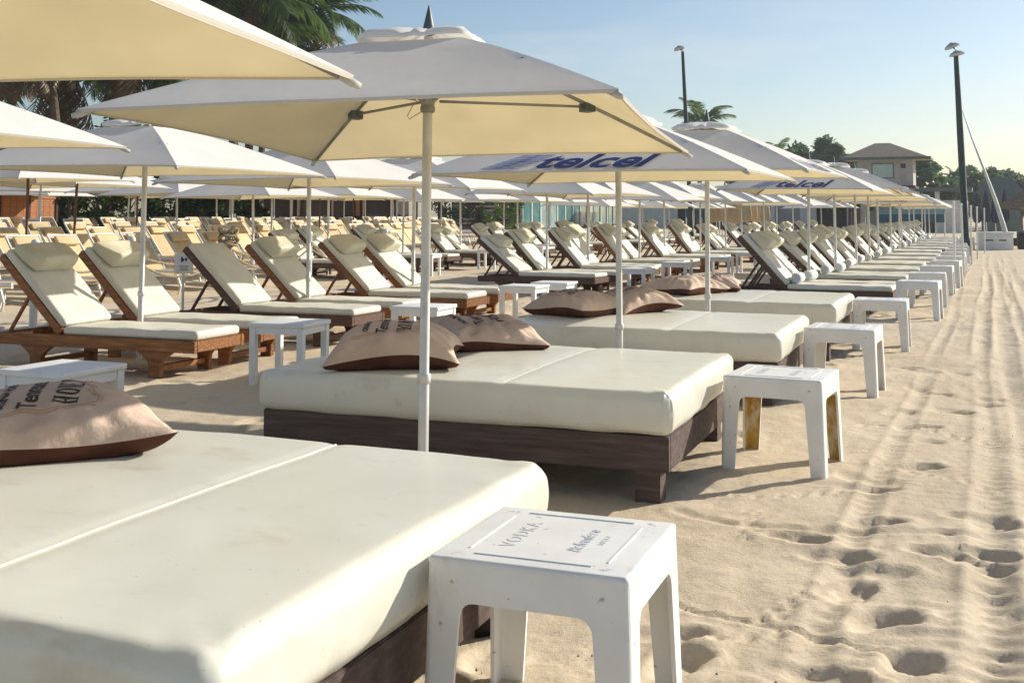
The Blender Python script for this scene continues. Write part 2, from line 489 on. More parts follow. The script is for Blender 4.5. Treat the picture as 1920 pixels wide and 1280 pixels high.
def text_geo(s, size=1.0, shear=0.0, bold=0.0, extrude=0.0, spacing=1.0):
    """flat letters of the built-in font as (verts, faces), centred"""
    c = bpy.data.curves.new('text_tmp', 'FONT')
    c.body = s
    c.size = size
    c.shear = shear
    c.offset = bold
    c.space_character = spacing
    c.resolution_u = 3
    c.fill_mode = 'FRONT'
    c.align_x = 'CENTER'
    c.align_y = 'CENTER'
    o = bpy.data.objects.new('text_tmp', c)
    COL.objects.link(o)
    me = bpy.data.meshes.new_from_object(o.evaluated_get(bpy.context.evaluated_depsgraph_get()))
    v = [tuple(x.co) for x in me.vertices]
    f = [tuple(p.vertices) for p in me.polygons]
    bpy.data.objects.remove(o); bpy.data.curves.remove(c); bpy.data.meshes.remove(me)
    return v, f

def slab_glyphs(word, h, w=0.62, st=0.16, gap=0.16):
    """slab-serif capitals H O N E Y from bars, centred; (verts, faces)"""
    mb = MB()
    def bar(x0, y0, x1, y1, t):
        d = Vector((x1 - x0, y1 - y0, 0)).normalized(); n = Vector((-d.y, d.x, 0)) * t / 2
        steps = 4
        for k in range(steps):
            a = Vector((x0, y0, 0)).lerp(Vector((x1, y1, 0)), k / steps); b = Vector((x0, y0, 0)).lerp(Vector((x1, y1, 0)), (k + 1) / steps)
            mb.add([a - n, b - n, b + n, a + n], [(0, 1, 2, 3)])
    x = 0
    for ch in word:
        if ch == 'H':
            bar(x + .12, 0, x + .12, 1, st); bar(x + w - .12, 0, x + w - .12, 1, st); bar(x + .12, .5, x + w - .12, .5, st * .6)
            for cx in (x + .12, x + w - .12):
                for y in (0.035, .965): bar(cx - .15, y, cx + .15, y, .07)
        elif ch == 'O':
            prev = None
            for k in range(17):
                a = 2 * math.pi * k / 16
                p = (x + w / 2 + (w / 2 - .08) * math.cos(a), .5 + .44 * math.sin(a))
                if prev: bar(prev[0], prev[1], p[0], p[1], st * (0.6 + 0.5 * abs(math.cos(a))))
                prev = p
        elif ch == 'N':
            bar(x + .1, 0, x + .1, 1, st * .6); bar(x + w - .1, 0, x + w - .1, 1, st * .6); bar(x + .1, .97, x + w - .1, .03, st)
            bar(x - .04, .965, x + .2, .965, .07); bar(x - .04, .035, x + .24, .035, .07); bar(x + w - .24, .965, x + w + .04, .965, .07)
        elif ch == 'E':
            bar(x + .13, 0, x + .13, 1, st); bar(x, .035, x + w - .06, .035, .08); bar(x, .965, x + w - .06, .965, .08); bar(x + .13, .5, x + w - .2, .5, .08)
            bar(x + w - .08, 0, x + w - .08, .24, .07); bar(x + w - .08, .76, x + w - .08, 1, .07); bar(x + w - .2, .38, x + w - .2, .62, .06)
        elif ch == 'Y':
            bar(x + w / 2, 0, x + w / 2, .45, st); bar(x + w / 2, .45, x + .08, 1, st); bar(x + w / 2, .45, x + w - .08, 1, st * .6)
            bar(x + w / 2 - .16, .035, x + w / 2 + .16, .035, .07); bar(x - .04, .965, x + .24, .965, .07); bar(x + w - .24, .965, x + w + .04, .965, .07)
        x += w + gap
    W = x - gap
    return [((a - W / 2) * h, (b - .5) * h, 0) for a, b, c in mb.v], mb.f

# ------------------------------------------------------------------ sand: one relief sheet to the horizon
def ground_base(x, y):
    """large-scale lie of the beach (metres)"""
    up = np.clip((-x - 9.5) / 16.0, 0, 1)
    return up * up * (3 - 2 * up) * 0.30

def make_sand():
    def spaced(a, b, step):
        n = max(2, int(round((b - a) / step)))
        return list(np.linspace(a, b, n + 1))
    xs = spaced(-2.0, 1.6, 0.0165)
    left = [-2.0]; st = 0.028
    while left[-1] > -10: left.append(left[-1] - st)
    while left[-1] > -900:
        st *= 1.10; left.append(left[-1] - st)
    right = [1.6]; st = 0.0165
    while right[-1] < 900:
        st *= 1.10; right.append(right[-1] + st)
    xs = np.array(sorted(set(np.round(left[1:] + xs + right[1:], 5))))
    ys = [2.6]
    while ys[-1] < 2200:
        y = ys[-1]
        st = max(0.016, 0.0052 * y) if y < 45 else 0.0052 * y + (y - 45) * 0.06
        ys.append(y + st)
    low = [2.6]; st = 0.018
    while low[-1] > -60:
        st *= 1.06; low.append(low[-1] - st)
    ys = np.array(sorted(low[1:]) + ys)
    X, Y = np.meshgrid(xs, ys, indexing='ij')
    Z = ground_base(X, Y)
    near = np.clip((46 - Y) / 20, 0, 1) * np.clip((X + 30) / 8, 0, 1) * np.clip((10 - X) / 4, 0, 1) * np.clip((Y + 8) / 4, 0, 1)
    # gentle undulation, ruts along the beach, dimples
    rel = 0.030 * fbm(X * 0.55, Y * 0.42, 3, 3)
    rel += 0.013 * fbm(X * 1.9, Y * 1.5, 3, 11)
    rel += 0.0075 * fbm(X * 6.0, Y * 5.0, 3, 21, 0.6)
    rel += 0.0042 * fbm(X * 17.0, Y * 15.0, 3, 31, .7)
    # trampled, crunchy patches
    patch = np.clip(fbm(X * 0.7, Y * 0.7, 3, 77) * 2.2 + 0.1, 0, 1)
    rel += patch * 0.012 * np.abs(fbm(X * 9, Y * 9, 3, 55, 0.65)) * -1
    # wind-blown bands across the beach
    rel += 0.006 * np.sin(Y * 5.2 + 1.3 * fbm(X * 0.8, Y * 0.6, 2, 91) * 3 + X * 0.8) * np.clip(fbm(X * .5, Y * .5, 2, 61) + .5, 0, 1)
    rel += 0.0035 * np.sin(Y * 62 + 5.0 * fbm(X * 2.2, Y * 1.1, 3, 93)) * np.clip(fbm(X * .8 + 3, Y * .8, 2, 63) * 1.6 + .25, 0, 1)
    # wheel tracks of the beach cart
    for cx, w, d, k in ((-0.04, 0.060, 0.022, 0), (0.17, 0.075, 0.020, 1), (0.55, 0.08, 0.022, 2), (-0.50, 0.045, 0.014, 3), (1.15, 0.09, 0.02, 4), (0.36, .05, .014, 5)):
        c = cx + 0.04 * np.sin(Y * 0.3 + k) + 0.012 * np.sin(Y * 0.9 + 2 * k)
        t = (X - c) / w
        prof = np.exp(-t * t) * -1 + 0.55 * np.exp(-((np.abs(t) - 1.75) / 0.45) ** 2)
        tread = 0.75 + 0.25 * np.sign(np.sin(Y * 2 * math.pi / 0.11)) * np.exp(-t * t)
        fade = np.clip(0.75 + 0.8 * fbm(X * 0.2 + k * 7, Y * 0.45, 2, 101 + k), 0, 1.2)
        rel += d * prof * tread * fade
    # furrows drawn in the sand
    def furrow(pts, w, d):
        nonlocal rel
        P = np.array(pts)
        for a, b in zip(P[:-1], P[1:]):
            i0, i1 = np.searchsorted(xs, [min(a[0], b[0]) - .15, max(a[0], b[0]) + .15])
            j0, j1 = np.searchsorted(ys, [min(a[1], b[1]) - .15, max(a[1], b[1]) + .15])
            xx, yy = X[i0:i1, j0:j1], Y[i0:i1, j0:j1]
            ab = b - a; L2 = ab @ ab
            t = np.clip(((xx - a[0]) * ab[0] + (yy - a[1]) * ab[1]) / L2, 0, 1)
            dd = np.hypot(xx - a[0] - t * ab[0], yy - a[1] - t * ab[1]) / w
            s = -d * np.exp(-dd * dd) + d * 0.5 * np.exp(-((dd - 1.8) / 0.6) ** 2)
            cur = rel[i0:i1, j0:j1]
            rel[i0:i1, j0:j1] = np.where(dd < 2.6, np.minimum(cur, cur + s) * 0.5 + (cur + s) * 0.5, cur)
    furrow([(-1.12, 3.98), (-0.98, 3.88), (-0.80, 3.84), (-0.62, 3.83), (-0.46, 3.78), (-0.30, 3.74), (-0.16, 3.66)], 0.016, 0.014)
    furrow([(-1.35, 5.15), (-1.1, 5.02), (-0.8, 5.05), (-0.5, 5.1), (-0.2, 5.2), (0.2, 5.28)], 0.035, 0.012)
    # footprints
    fp = [(-.78, 4.89, 95, 1.05), (-.58, 4.69, 80, .8), (-.49, 5.27, 60, .9), (-.20, 4.87, 95, 1.1), (-.04, 4.94, 95, 1.1), (-.36, 4.02, 40, 1.35),
          (-.48, 4.29, 10, .9), (-.50, 3.49, 90, .7), (-.57, 5.92, 80, .8), (-.38, 6.52, 60, .9), (-.41, 9.3, 80, .9), (-.24, 8.47, 90, .8),
          (-.45, 7.74, 70, .8), (-.69, 10.66, 90, .9), (-.08, 5.54, 85, .7), (-.26, 3.66, 20, 1.0), (-.14, 3.36, 60, 1.0), (.12, 4.25, 60, 1.0),
          (-.9, 3.42, 15, 1.1), (-1.08, 3.05, 50, 1.0), (-1.0, 3.62, 70, .8), (-.75, 3.2, 30, .8)]
    r2 = random.Random(31)
    for k in range(150):
        y = 4.4 + 34 * r2.random() ** 1.25
        x = r2.uniform(-0.75, 1.6 + 0.10 * y)
        fp.append((x, y, r2.uniform(20, 160), r2.uniform(0.2, .65)))
    for k in range(360):
        fp.append((r2.uniform(-9.5, -1.2), r2.uniform(3, 22), r2.uniform(0, 180), r2.uniform(0.5, 1.1)))
    for ci in range(90):                                    # crumbs of sand kicked out of the prints
        x, y, an_, s_ = fp[ci % 22]
        fp_c = (x + r2.uniform(-.22, .22), y + r2.uniform(-.22, .22))
        i0, i1 = np.searchsorted(xs, [fp_c[0] - .05, fp_c[0] + .05]); j0, j1 = np.searchsorted(ys, [fp_c[1] - .05, fp_c[1] + .05])
        d2 = np.hypot(X[i0:i1, j0:j1] - fp_c[0], Y[i0:i1, j0:j1] - fp_c[1]) / r2.uniform(.010, .022)
        rel[i0:i1, j0:j1] += r2.uniform(.004, .010) * np.exp(-d2 ** 2)
    for x, y, ang, s in fp:
        s = s * .85
        i0, i1 = np.searchsorted(xs, [x - .45, x + .45]); j0, j1 = np.searchsorted(ys, [y - .45, y + .45])
        if i1 - i0 < 2 or j1 - j0 < 2: continue
        xx, yy = X[i0:i1, j0:j1] - x, Y[i0:i1, j0:j1] - y
        a = R(ang)
        u = (xx * math.sin(a) + yy * math.cos(a)) / 0.135
        v = (xx * math.cos(a) - yy * math.sin(a)) / (0.060 * (1 + 0.22 * np.sin(u * 1.6 + 0.6)))
        u = u + 0.15 * fbm(xx * 7 + x * 9, yy * 7 + y * 5, 2, 5); v = v + 0.3 * fbm(xx * 8 + x * 3, yy * 8 + y * 7, 2, 6)
        q = (np.abs(u) ** 2.4 + np.abs(v) ** 2.4) ** (1 / 2.4)
        pit = -0.034 * s / (1 + np.exp((q - 0.92) * 13)) * (1 + 0.25 * np.sin(u * 2.2))
        rim = 0.012 * s * np.exp(-((q - 1.38) / 0.32) ** 2) * (0.7 + 0.6 * np.clip(u, -1, 1) * 0.5)
        rel[i0:i1, j0:j1] += pit + rim
    # little bird prints
    for tx, ty, hd, nn in ((-1.3, 5.5, 80, 14), (-1.05, 5.35, 172, 10), (-.7, 6.6, 150, 16), (-.62, 4.25, 190, 7), (-.62, 3.85, 215, 8), (-.9, 7.6, 60, 16), (-.2, 7.4, 100, 14)):
        x, y = tx, ty
        for k in range(nn):
            hd += r2.uniform(-12, 12)
            x += 0.055 * math.sin(R(hd)); y += 0.055 * math.cos(R(hd))
            px = x + (0.02 if k % 2 else -0.02)
            i0, i1 = np.searchsorted(xs, [px - .06, px + .06]); j0, j1 = np.searchsorted(ys, [y - .06, y + .06])
            if i1 - i0 < 2 or j1 - j0 < 2: continue
            d2 = np.hypot(X[i0:i1, j0:j1] - px, Y[i0:i1, j0:j1] - y) / 0.020
            rel[i0:i1, j0:j1] += -0.012 * np.exp(-d2 ** 2) + 0.005 * np.exp(-((d2 - 1.7) / .5) ** 2)
    Z = Z + rel * near
    nx, ny = X.shape
    co = np.stack([X, Y, Z], -1).reshape(-1, 3).astype(np.float32)
    I = np.arange(nx * ny).reshape(nx, ny)
    q = np.stack([I[:-1, :-1], I[1:, :-1], I[1:, 1:], I[:-1, 1:]], -1).reshape(-1, 4).astype(np.int32)
    me = bpy.data.meshes.new('sand')
    me.vertices.add(len(co)); me.vertices.foreach_set('co', co.ravel())
    me.loops.add(q.size); me.loops.foreach_set('vertex_index', q.ravel())
    me.polygons.add(len(q))
    me.polygons.foreach_set('loop_start', np.arange(0, q.size, 4, dtype=np.int32))
    me.polygons.foreach_set('loop_total', np.full(len(q), 4, dtype=np.int32))
    me.polygons.foreach_set('use_smooth', np.ones(len(q), dtype=bool))
    me.update(calc_edges=True)
    me.materials.append(M['sand'])
    o = obj('beach_sand', me)
    tag(o, 'pale trampled beach sand with footprints and wheel tracks', 'sand', kind='structure')
make_sand()
def gz(x, y): return float(ground_base(np.array(x, float), np.array(y, float)))

# ------------------------------------------------------------------ daybeds
def mattress_fn(seed, lngh=1.08, hyw=.875):
    def fn(p):
        x, y, z = p[:, 0], p[:, 1], p[:, 2]
        top = np.clip(z / 0.105, 0, 1)
        p[:, 2] += top * (0.006 * fbm(x * 2.0 + seed, y * 2.0, 3, seed) - 0.006 * np.exp(-((x - 0.27) / 0.03) ** 2))
        p[:, 2] += top * 0.012 * np.cos(np.clip(x / 1.08, -1, 1) * math.pi / 2) * np.cos(np.clip(y / .9, -1, 1) * math.pi / 2)
        bul = 0.010 * np.cos(np.clip(z / 0.105, -1, 1) * math.pi / 2)
        f = 1 + 0.5 * fbm(x * 3 + seed, y * 3, 2, seed + 5)
        p[:, 0] += np.sign(x) * bul * f * (np.abs(x) > 1.0)
        p[:, 1] += np.sign(y) * bul * f * (np.abs(y) > 0.8)
        # cover: sagging upper edge, upright creases on the sides, tucks at the corners
        ex, ey = np.clip((np.abs(x) - .80) / .28, 0, 1), np.clip((np.abs(y) - hyw + .22) / .22, 0, 1)
        p[:, 2] += top * (-.010 * np.clip(fbm(x * 1.7 + seed, y * .4 + 3, 2, seed + 21), -1, 1) * ey - .009 * np.clip(fbm(y * 1.7 + seed, x * .4, 2, seed + 22), -1, 1) * ex)
        cr = np.abs(fbm(x * 7 + y * 7 + seed, z * 2.0, 3, seed + 31)) ** 1.0
        sx_, sy_ = (np.abs(x) > lngh - .03), (np.abs(y) > hyw - .03)
        p[:, 0] -= np.sign(x) * .010 * cr * sx_
        p[:, 1] -= np.sign(y) * .010 * cr * sy_
        cn = np.exp(-(((np.abs(x) - lngh) / .16) ** 2 + ((np.abs(y) - hyw) / .16) ** 2))
        tuck = np.sin((np.abs(x) - lngh) * 46 - (np.abs(y) - hyw) * 46 + seed)
        p[:, 2] += .0028 * cn * tuck * (.3 + top)
        rid = np.abs(fbm(x * 2.6 + seed * 2, y * 2.2 - seed, 3, seed + 41, .6))
        p[:, 2] -= top * .0045 * np.exp(-(rid / .035) ** 2) * np.clip(fbm(x * .9, y * .9 + seed, 2, seed + 43) + .35, 0, 1)
        p[:, 2] += (z < -.09) * .012 * fbm(x * 3.1 + seed, y * 3.1, 2, seed + 51)
        p[:, 0] += 0.006 * fbm(y * 4 + seed, z * 9, 2, seed + 9) * (np.abs(x) > 0.95)
        p[:, 1] += 0.006 * fbm(x * 4 + seed, z * 9, 2, seed + 8) * (np.abs(y) > 0.75)
        return p
    return fn

def make_daybed(loc, rz, label, seed, wid=1.75, lng=2.16, soft=0.05, seam=False):
    t = empty('daybed', loc, (0, 0, R(rz)))
    tag(t, label, 'daybed', 'cream daybeds in the sea-front row')
    hx, hy = lng / 2, wid / 2
    fx, fy = hx - 0.02, hy - 0.03
    for s in (-1, 1):                                     # long side boards, then end boards
        MB().box(-fx, fx, min(s * fy, s * (fy - .04)), max(s * fy, s * (fy - .04)), .15, .315).build('frame_board', M['bedwood'], t, bevel=.004)
        MB().box(min(s * fx, s * (fx - .04)) + (0.0 if s < 0 else 0), max(s * fx, s * (fx - .04)), -fy + .042, fy - .042, .152, .313).build('frame_board', M['bedwood'], t, bevel=.004)
    MB().box(-fx + .05, fx - .05, -fy + .05, fy - .05, .27, .305).build('deck_board', M['bedwood'], t)
    for a in (-1, 1):
        for b in (-1, 1):
            cx, cy = a * (fx - .115), b * (fy - .105)
            MB().box(cx - .062, cx + .062, cy - .062, cy + .062, -.04, .27).build('leg', M['bedwood'], t, bevel=.005)
    p, f = round_box(lng, wid, .21, soft, 84, 70, 8, mattress_fn(seed, hx, hy))
    p[:, 2] += .42
    me = mesh_from('mattress', p, f, M['vinyl'], True)
    mt = obj('mattress', me, t)
    sx = 0.27
    pts = [(sx, -hy - .006, .36)] + [(sx, -hy + .004 + .03 * k, .50 + .02 * min(k, 1)) for k in range(2)]
    zt = lambda y: .525 - .006 + 0.012 * math.cos(sx / 1.08 * math.pi / 2) * math.cos(min(1, abs(y) / .9) * math.pi / 2) + 0.004
    pts = [(sx, y, zt(y)) for y in np.linspace(-hy + .05, hy - .05, 24)]
    pts = []
    for y in np.linspace(-hy + .05, hy - .05, 40):           # lay the seam on the cover
        dd = np.hypot(p[:, 0] - sx, p[:, 1] - y) + (p[:, 2] < .45) * 9
        near = np.argsort(dd)[:4]
        pts.append((sx, y, float((p[near, 2] / (dd[near] + .004)).sum() / (1 / (dd[near] + .004)).sum()) + .001))
    MB().tube(pts, 0.0032 if seam else .0010, 6).build('piping_seam', M['piping' if seam else 'vinyl'], mt, smooth=True)
    return t

beds = [((-2.45, 2.67, 0), 1.0, 'nearest cream vinyl daybed with a pale seam and one pillow, cut off by the frame', 3, 1.86, .06),
        ((-2.54, 5.99, 0), 2.0, 'cream daybed between the nearest one and the umbrella pole, two pillows side by side', 8, 1.72, .05),
        ((-2.46, 8.86, 0), 1.5, 'cream daybed with its far pillow shaded grey-mauve, third from the camera', 15, 1.70, .045),
        ((-2.42, 11.82, 0), 0.5, 'farthest cream daybed, next to the first lounger with rolled towels', 22, 1.75, .045)]
for loc, rz, lab, sd, w, sf in beds:
    make_daybed(loc, rz, lab, sd, w, 2.26 if sd == 8 else 2.16, soft=sf, seam=(sd == 3))

# ------------------------------------------------------------------ throw pillows
def make_pillow(loc, rz, label, seed, size=0.66, thick=0.20, tilt=(0, 0), text=True, trot=90):
    t = empty('throw_pillow', loc, (R(tilt[0]), R(tilt[1]), R(rz)))
    tag(t, label, 'pillow', 'blush and brown throw pillows on the daybeds')
    n = 41
    h = size / 2
    U, V = np.meshgrid(np.linspace(-1, 1, n), np.linspace(-1, 1, n), indexing='ij')
    rr = np.random.RandomState(seed)
    ph = rr.uniform(0, 6.28, 8)
    def plan(U, V):
        x = h * U * (1 - 0.14 * (1 - V ** 2) * np.abs(U) ** 2)
        y = h * V * (1 - 0.14 * (1 - U ** 2) * np.abs(V) ** 2)
        return x, y
    def puff(U, V):
        e = np.clip((1 - U ** 2) * (1 - V ** 2), 0, 1)
        return e ** 0.44
    wr = .55 if seed == 4 else rr.uniform(.6, 1.1)
    def fold(U, V):
        ang = np.arctan2(V, U)
        edge = np.clip(np.maximum(np.abs(U), np.abs(V)), 0, 1)
        w = wr * 0.011 * np.sin(ang * 13 + ph[0] + 2.0 * np.sin(ang * 3 + ph[1])) * np.clip((edge - 0.35) / 0.4, 0, 1) * np.clip((1 - edge) / 0.12, 0, 1)
        w += wr * 0.007 * np.sin(ang * 23 + ph[2]) * np.clip((edge - 0.6) / 0.3, 0, 1) * np.clip((1 - edge) / 0.1, 0, 1)
        w += 0.022 * fbm(U * 2.1 + seed, V * 2.1, 3, seed) * np.clip((1 - edge) / 0.2, 0, 1)
        return w
    def seam_z(U, V):       # the seam waves up at the corners
        c = (np.abs(U) * np.abs(V)) ** 2
        return 0.085 + 0.016 * np.sin(U * 2.5 + ph[3]) * (np.abs(V) ** 4) + 0.016 * np.sin(V * 2.5 + ph[4]) * (np.abs(U) ** 4) - 0.012 * c
    def top_z(U, V): return seam_z(U, V) + (thick - .085) * puff(U, V) + fold(U, V)
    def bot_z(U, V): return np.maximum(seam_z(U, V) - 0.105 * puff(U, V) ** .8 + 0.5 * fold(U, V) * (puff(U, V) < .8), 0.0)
    x, y = plan(U, V)
    I = np.arange(n * n).reshape(n, n)
    q = np.stack([I[:-1, :-1], I[1:, :-1], I[1:, 1:], I[:-1, 1:]], -1).reshape(-1, 4)
    a = np.stack([x, y, top_z(U, V)], -1).reshape(-1, 3)
    b = np.stack([x, y, bot_z(U, V)], -1).reshape(-1, 3)
    ct = obj('cover_top', mesh_from('cover_top', a, [tuple(k) for k in q], M['pillow_top'], True), t)
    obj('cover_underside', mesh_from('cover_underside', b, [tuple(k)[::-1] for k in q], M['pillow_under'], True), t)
    if text:
        def lay(vs, fs, cx, cy, name, material, rot=None):
            rot = trot if rot is None else rot
            ca, sa = math.cos(R(rot)), math.sin(R(rot))
            out = []
            for vx, vy, _ in vs:
                px = cx + vx * ca - vy * sa; py = cy + vx * sa + vy * ca
                uu, vv = np.array(px / h), np.array(py / h)
                for _k in range(3):
                    gx, gy = plan(uu, vv)
                    uu = np.clip(uu + (px - gx) / h, -.98, .98); vv = np.clip(vv + (py - gy) / h, -.98, .98)
                out.append((px, py, float(top_z(uu, vv)) + 0.0022))
            obj(name, mesh_from(name, out, fs, material), ct)
        v, f = text_geo('ORIGINAL RECIPE', 0.042, 0, 0.0012, spacing=1.05)
        lay(v, f, -0.155, -0.02, 'print_line', M['ink'])
        v, f = text_geo('Tennessee', 0.088, 0.12, 0.0016)
        lay(v, f, -0.065, -0.02, 'print_script', M['ink'])
        v, f = slab_glyphs('HONEY', 0.082, 0.62)
        lay(v, f, 0.052, -0.03, 'print_word', M['ink'])
        # gold scroll border
        def scroll(pts, w):
            mb = MB()
            L_, R_ = [], []
            for k, p0 in enumerate(pts):
                a_, b_ = pts[max(k - 1, 0)], pts[min(k + 1, len(pts) - 1)]
                d = Vector((b_[0] - a_[0], b_[1] - a_[1], 0)).normalized(); nn = Vector((-d.y, d.x, 0)) * w
                L_.append(Vector((*p0, 0)) - nn); R_.append(Vector((*p0, 0)) + nn)
            m_ = len(pts)
            mb.add(L_ + R_, [(k, k + 1, m_ + k + 1, m_ + k) for k in range(m_ - 1)])
            lay(mb.v, mb.f, 0, 0, 'print_scroll', M['gold'], 0)
        for off in (0, 0.014):
            scroll([(-0.23 + .012 * k, -0.225 + off - 0.012 * math.sin(k * .5) + (0.02 if k > 26 else 0)) for k in range(30)], .0016)
            scroll([(0.135 - off + 0.012 * math.sin(k * .55), -0.205 + .0135 * k) for k in range(31)], .0016)
    return t

make_pillow((-3.09, 3.10, .515), 50, 'large pillow cut off by the left edge, gold scroll and dark lettering, on nearest daybed', 4, .74, .225, (0, 0), True, 78)
make_pillow((-3.06, 5.58, .515), 24, 'left pillow of two on the second daybed, behind the umbrella pole', 9, .74, .24)
make_pillow((-2.97, 6.50, .515), 44, 'right pillow of two on the second daybed, pointing at the third daybed', 12, .70, .21, (2, 0))
make_pillow((-3.18, 8.92, .512), -21, 'sunlit tan pillow at the front of the third daybed', 17, .66, .22)
make_pillow((-2.86, 9.40, .512), -35, 'shaded mauve-grey pillow behind the tan one on the third daybed', 23, .66, .21, (4, 0))
make_pillow((-2.98, 11.75, .512), -24, 'nearer crumpled pillow on the farthest daybed', 27, .70, .21)
make_pillow((-2.80, 12.30, .512), 10, 'farther crumpled pillow on the farthest daybed', 33, .64, .20)

# ------------------------------------------------------------------ plastic stools
def make_stool_proto():
    t = empty('plastic_stool')
    S, hh, th = 0.262, 0.495, 0.012
    def flare(z): return 0.013 * (1 - z / hh)
    # top: softly rounded slab
    p, f = round_box(2 * S, 2 * S, .026, .012, 6, 6, 2, None, 3)
    p[:, 2] += hh - .013
    tp = obj('seat_top', mesh_from('seat_top', p, f, M['plastic'], True), t)
    for s in (-1, 1):
        MB().box(-.155, .155, s * .205 - .0022, s * .205 + .0022, hh - .001, hh + .0028).build('raised_line', M['plastic_tint'], tp)
        MB().box(s * .185 - .0022, s * .185 + .0022, -.165, .165, hh - .001, hh + .0028).build('raised_line', M['plastic_tint'], tp)
    v, f = text_geo('VODKA', .06, 0, .0008, spacing=1.25)
    obj('embossed_print', MB().add([(-y - .10, x, hh + .0012) for x, y, z in v], f).mesh('embossed_print', M['print_grey']), tp)
    v, f = text_geo('Belvedere', .052, .25, .0010)
    obj('brand_print', MB().add([(-y + .075, x, hh + .0012) for x, y, z in v], f).mesh('brand_print', M['print_blue']), tp)
    v, f = text_geo('VODKA', .022, 0, .0006, spacing=1.3)
    obj('brand_print', MB().add([(-y + .125, x + .02, hh + .0012) for x, y, z in v], f).mesh('brand_print', M['print_blue']), tp)
    mb = MB()
    for a in (-1, 1):
        for b in (-1, 1):
            for k in range(5):
                x, y = a * (.205 + rnd.uniform(-.022, .015)), b * (.215 + rnd.uniform(-.014, .012))
                an = rnd.uniform(0, 3.14); L = rnd.uniform(.006, .014)
                mb.add([(x - L * math.cos(an), y - L * math.sin(an), hh + .0014), (x - L * .3 * math.sin(an), y + L * .3 * math.cos(an), hh + .0014),
                        (x + L * math.cos(an), y + L * math.sin(an), hh + .0014), (x + L * .1 * math.sin(an), y - L * .1 * math.cos(an), hh + .0014)], [(0, 1, 2, 3)])
    obj('corner_ornament', mb.mesh('corner_ornament', M['print_blue']), tp)
    # apron with filleted openings: a polygon per side, thickness inward
    zt, zb, zl, lw, fr = hh - .014, hh - .105, hh - .145, .088, .04
    out = []
    arc = [(S - lw - fr + fr * math.sin(k * math.pi / 10), zl + fr * math.cos(k * math.pi / 10) - 0) for k in range(6)]
    right = [(S + flare(zt) - .020, zt), (S + flare(zl) - .020, zl)] + [(x, z) for x, z in reversed(arc)]
    poly = [(x, z) for x, z in right] + [(-x, z) for x, z in reversed(right)]
    for k in range(4):
        mb = MB()
        n = len(poly)
        vo = [(x, -S - flare(z), z) for x, z in poly]; vi = [(x, -S - flare(z) + th, z) for x, z in poly]
        mb.add(vo + vi, [tuple(range(n))[::-1], tuple(range(n, 2 * n))] + [(i, (i + 1) % n, n + (i + 1) % n, n + i) for i in range(n)])
        rm = Matrix.Rotation(k * math.pi / 2, 4, 'Z')
        mb.v = [tuple(rm @ Vector(v)) for v in mb.v]
        out.append(mb)
    apm = MB()
    for m_ in out: apm.add(m_.v, m_.f)
    # rounded corner columns joining the apron sides
    def corner(z0, z1, mbx, rm):
        c = .020
        zz = np.linspace(z0, z1, 3)
        ro, ri = [], []
        for z in zz:
            fl = flare(z)
            ro.append([(S + fl - c + c * math.sin(a), -(S + fl) + c - c * math.cos(a), z) for a in np.linspace(0, math.pi / 2, 6)])
            ri.append([(S + fl - c + (c - th) * math.sin(a), -(S + fl) + c - (c - th) * math.cos(a), z) for a in np.linspace(0, math.pi / 2, 6)])
        for i in range(2):
            for j in range(5):
                mbx.add([ro[i][j], ro[i][j + 1], ro[i + 1][j + 1], ro[i + 1][j]], [(0, 1, 2, 3)], rm)
                mbx.add([ri[i][j], ri[i][j + 1], ri[i + 1][j + 1], ri[i + 1][j]], [(3, 2, 1, 0)], rm)
        for j in range(5):
            mbx.add([ro[0][j], ri[0][j], ri[0][j + 1], ro[0][j + 1]], [(0, 1, 2, 3)], rm)
    for k in range(4):
        corner(zl, zt, apm, Matrix.Rotation(k * math.pi / 2, 4, 'Z'))
    obj('apron', apm.mesh('apron', M['plastic']), t)
    # legs: angle section, flaring outwards
    lm = MB()
    for side in (0, 1):
        z0, z1 = -.03, zl
        f0, f1 = flare(z0), flare(z1)
        w0, w1 = .074, lw
        c = .020
        # flange along -y face, from the corner inwards
        vo = [(S + f0 - w0, -S - f0, z0), (S + f0 - c, -S - f0, z0), (S + f1 - c, -S - f1, z1), (S - w1, -S - f1, z1)]
        vi = [(x, y + th, z) for x, y, z in vo]
        fs = [(0, 1, 2, 3), (7, 6, 5, 4), (0, 4, 5, 1), (3, 7, 4, 0), (2, 6, 7, 3)]
        if side:
            vo = [(-y, -x, z) for x, y, z in vo]; vi = [(-y, -x, z) for x, y, z in vi]
            fs = [f[::-1] for f in fs]
        lm.add(vo + vi, fs)
    corner(-.03, zl, lm, Matrix.Identity(4))
    bm = bmesh.new(); me = lm.mesh('leg', M['plastic']); bm.from_mesh(me)
    bmesh.ops.remove_doubles(bm, verts=bm.verts, dist=1e-5); bmesh.ops.recalc_face_normals(bm, faces=bm.faces); bm.to_mesh(me); bm.free()
    autosmooth(me, 40)
    for k in range(4):
        obj('leg', me, t, rot=(0, 0, k * math.pi / 2))
    me = bpy.data.objects[t.children[1].name].data
    bm = bmesh.new(); bm.from_mesh(me); bmesh.ops.remove_doubles(bm, verts=bm.verts, dist=1e-5); bmesh.ops.recalc_face_normals(bm, faces=bm.faces); bm.to_mesh(me); bm.free()
    autosmooth(me, 40)
    return t
stool0 = make_stool_proto()
stool_labels = ['nearest white plastic stool with worn print on its top, at the foot of nearest daybed',
                'white plastic stool with ochre-stained inner legs, at the foot of the second daybed',
                'white plastic stool at the foot of the third daybed',
                'white plastic stool at the foot of the farthest daybed']
stools = [(-1.075, 2.86, 2), (-1.06, 6.32, -3), (-1.05, 9.12, -2), (-1.03, 12.25, 1)]
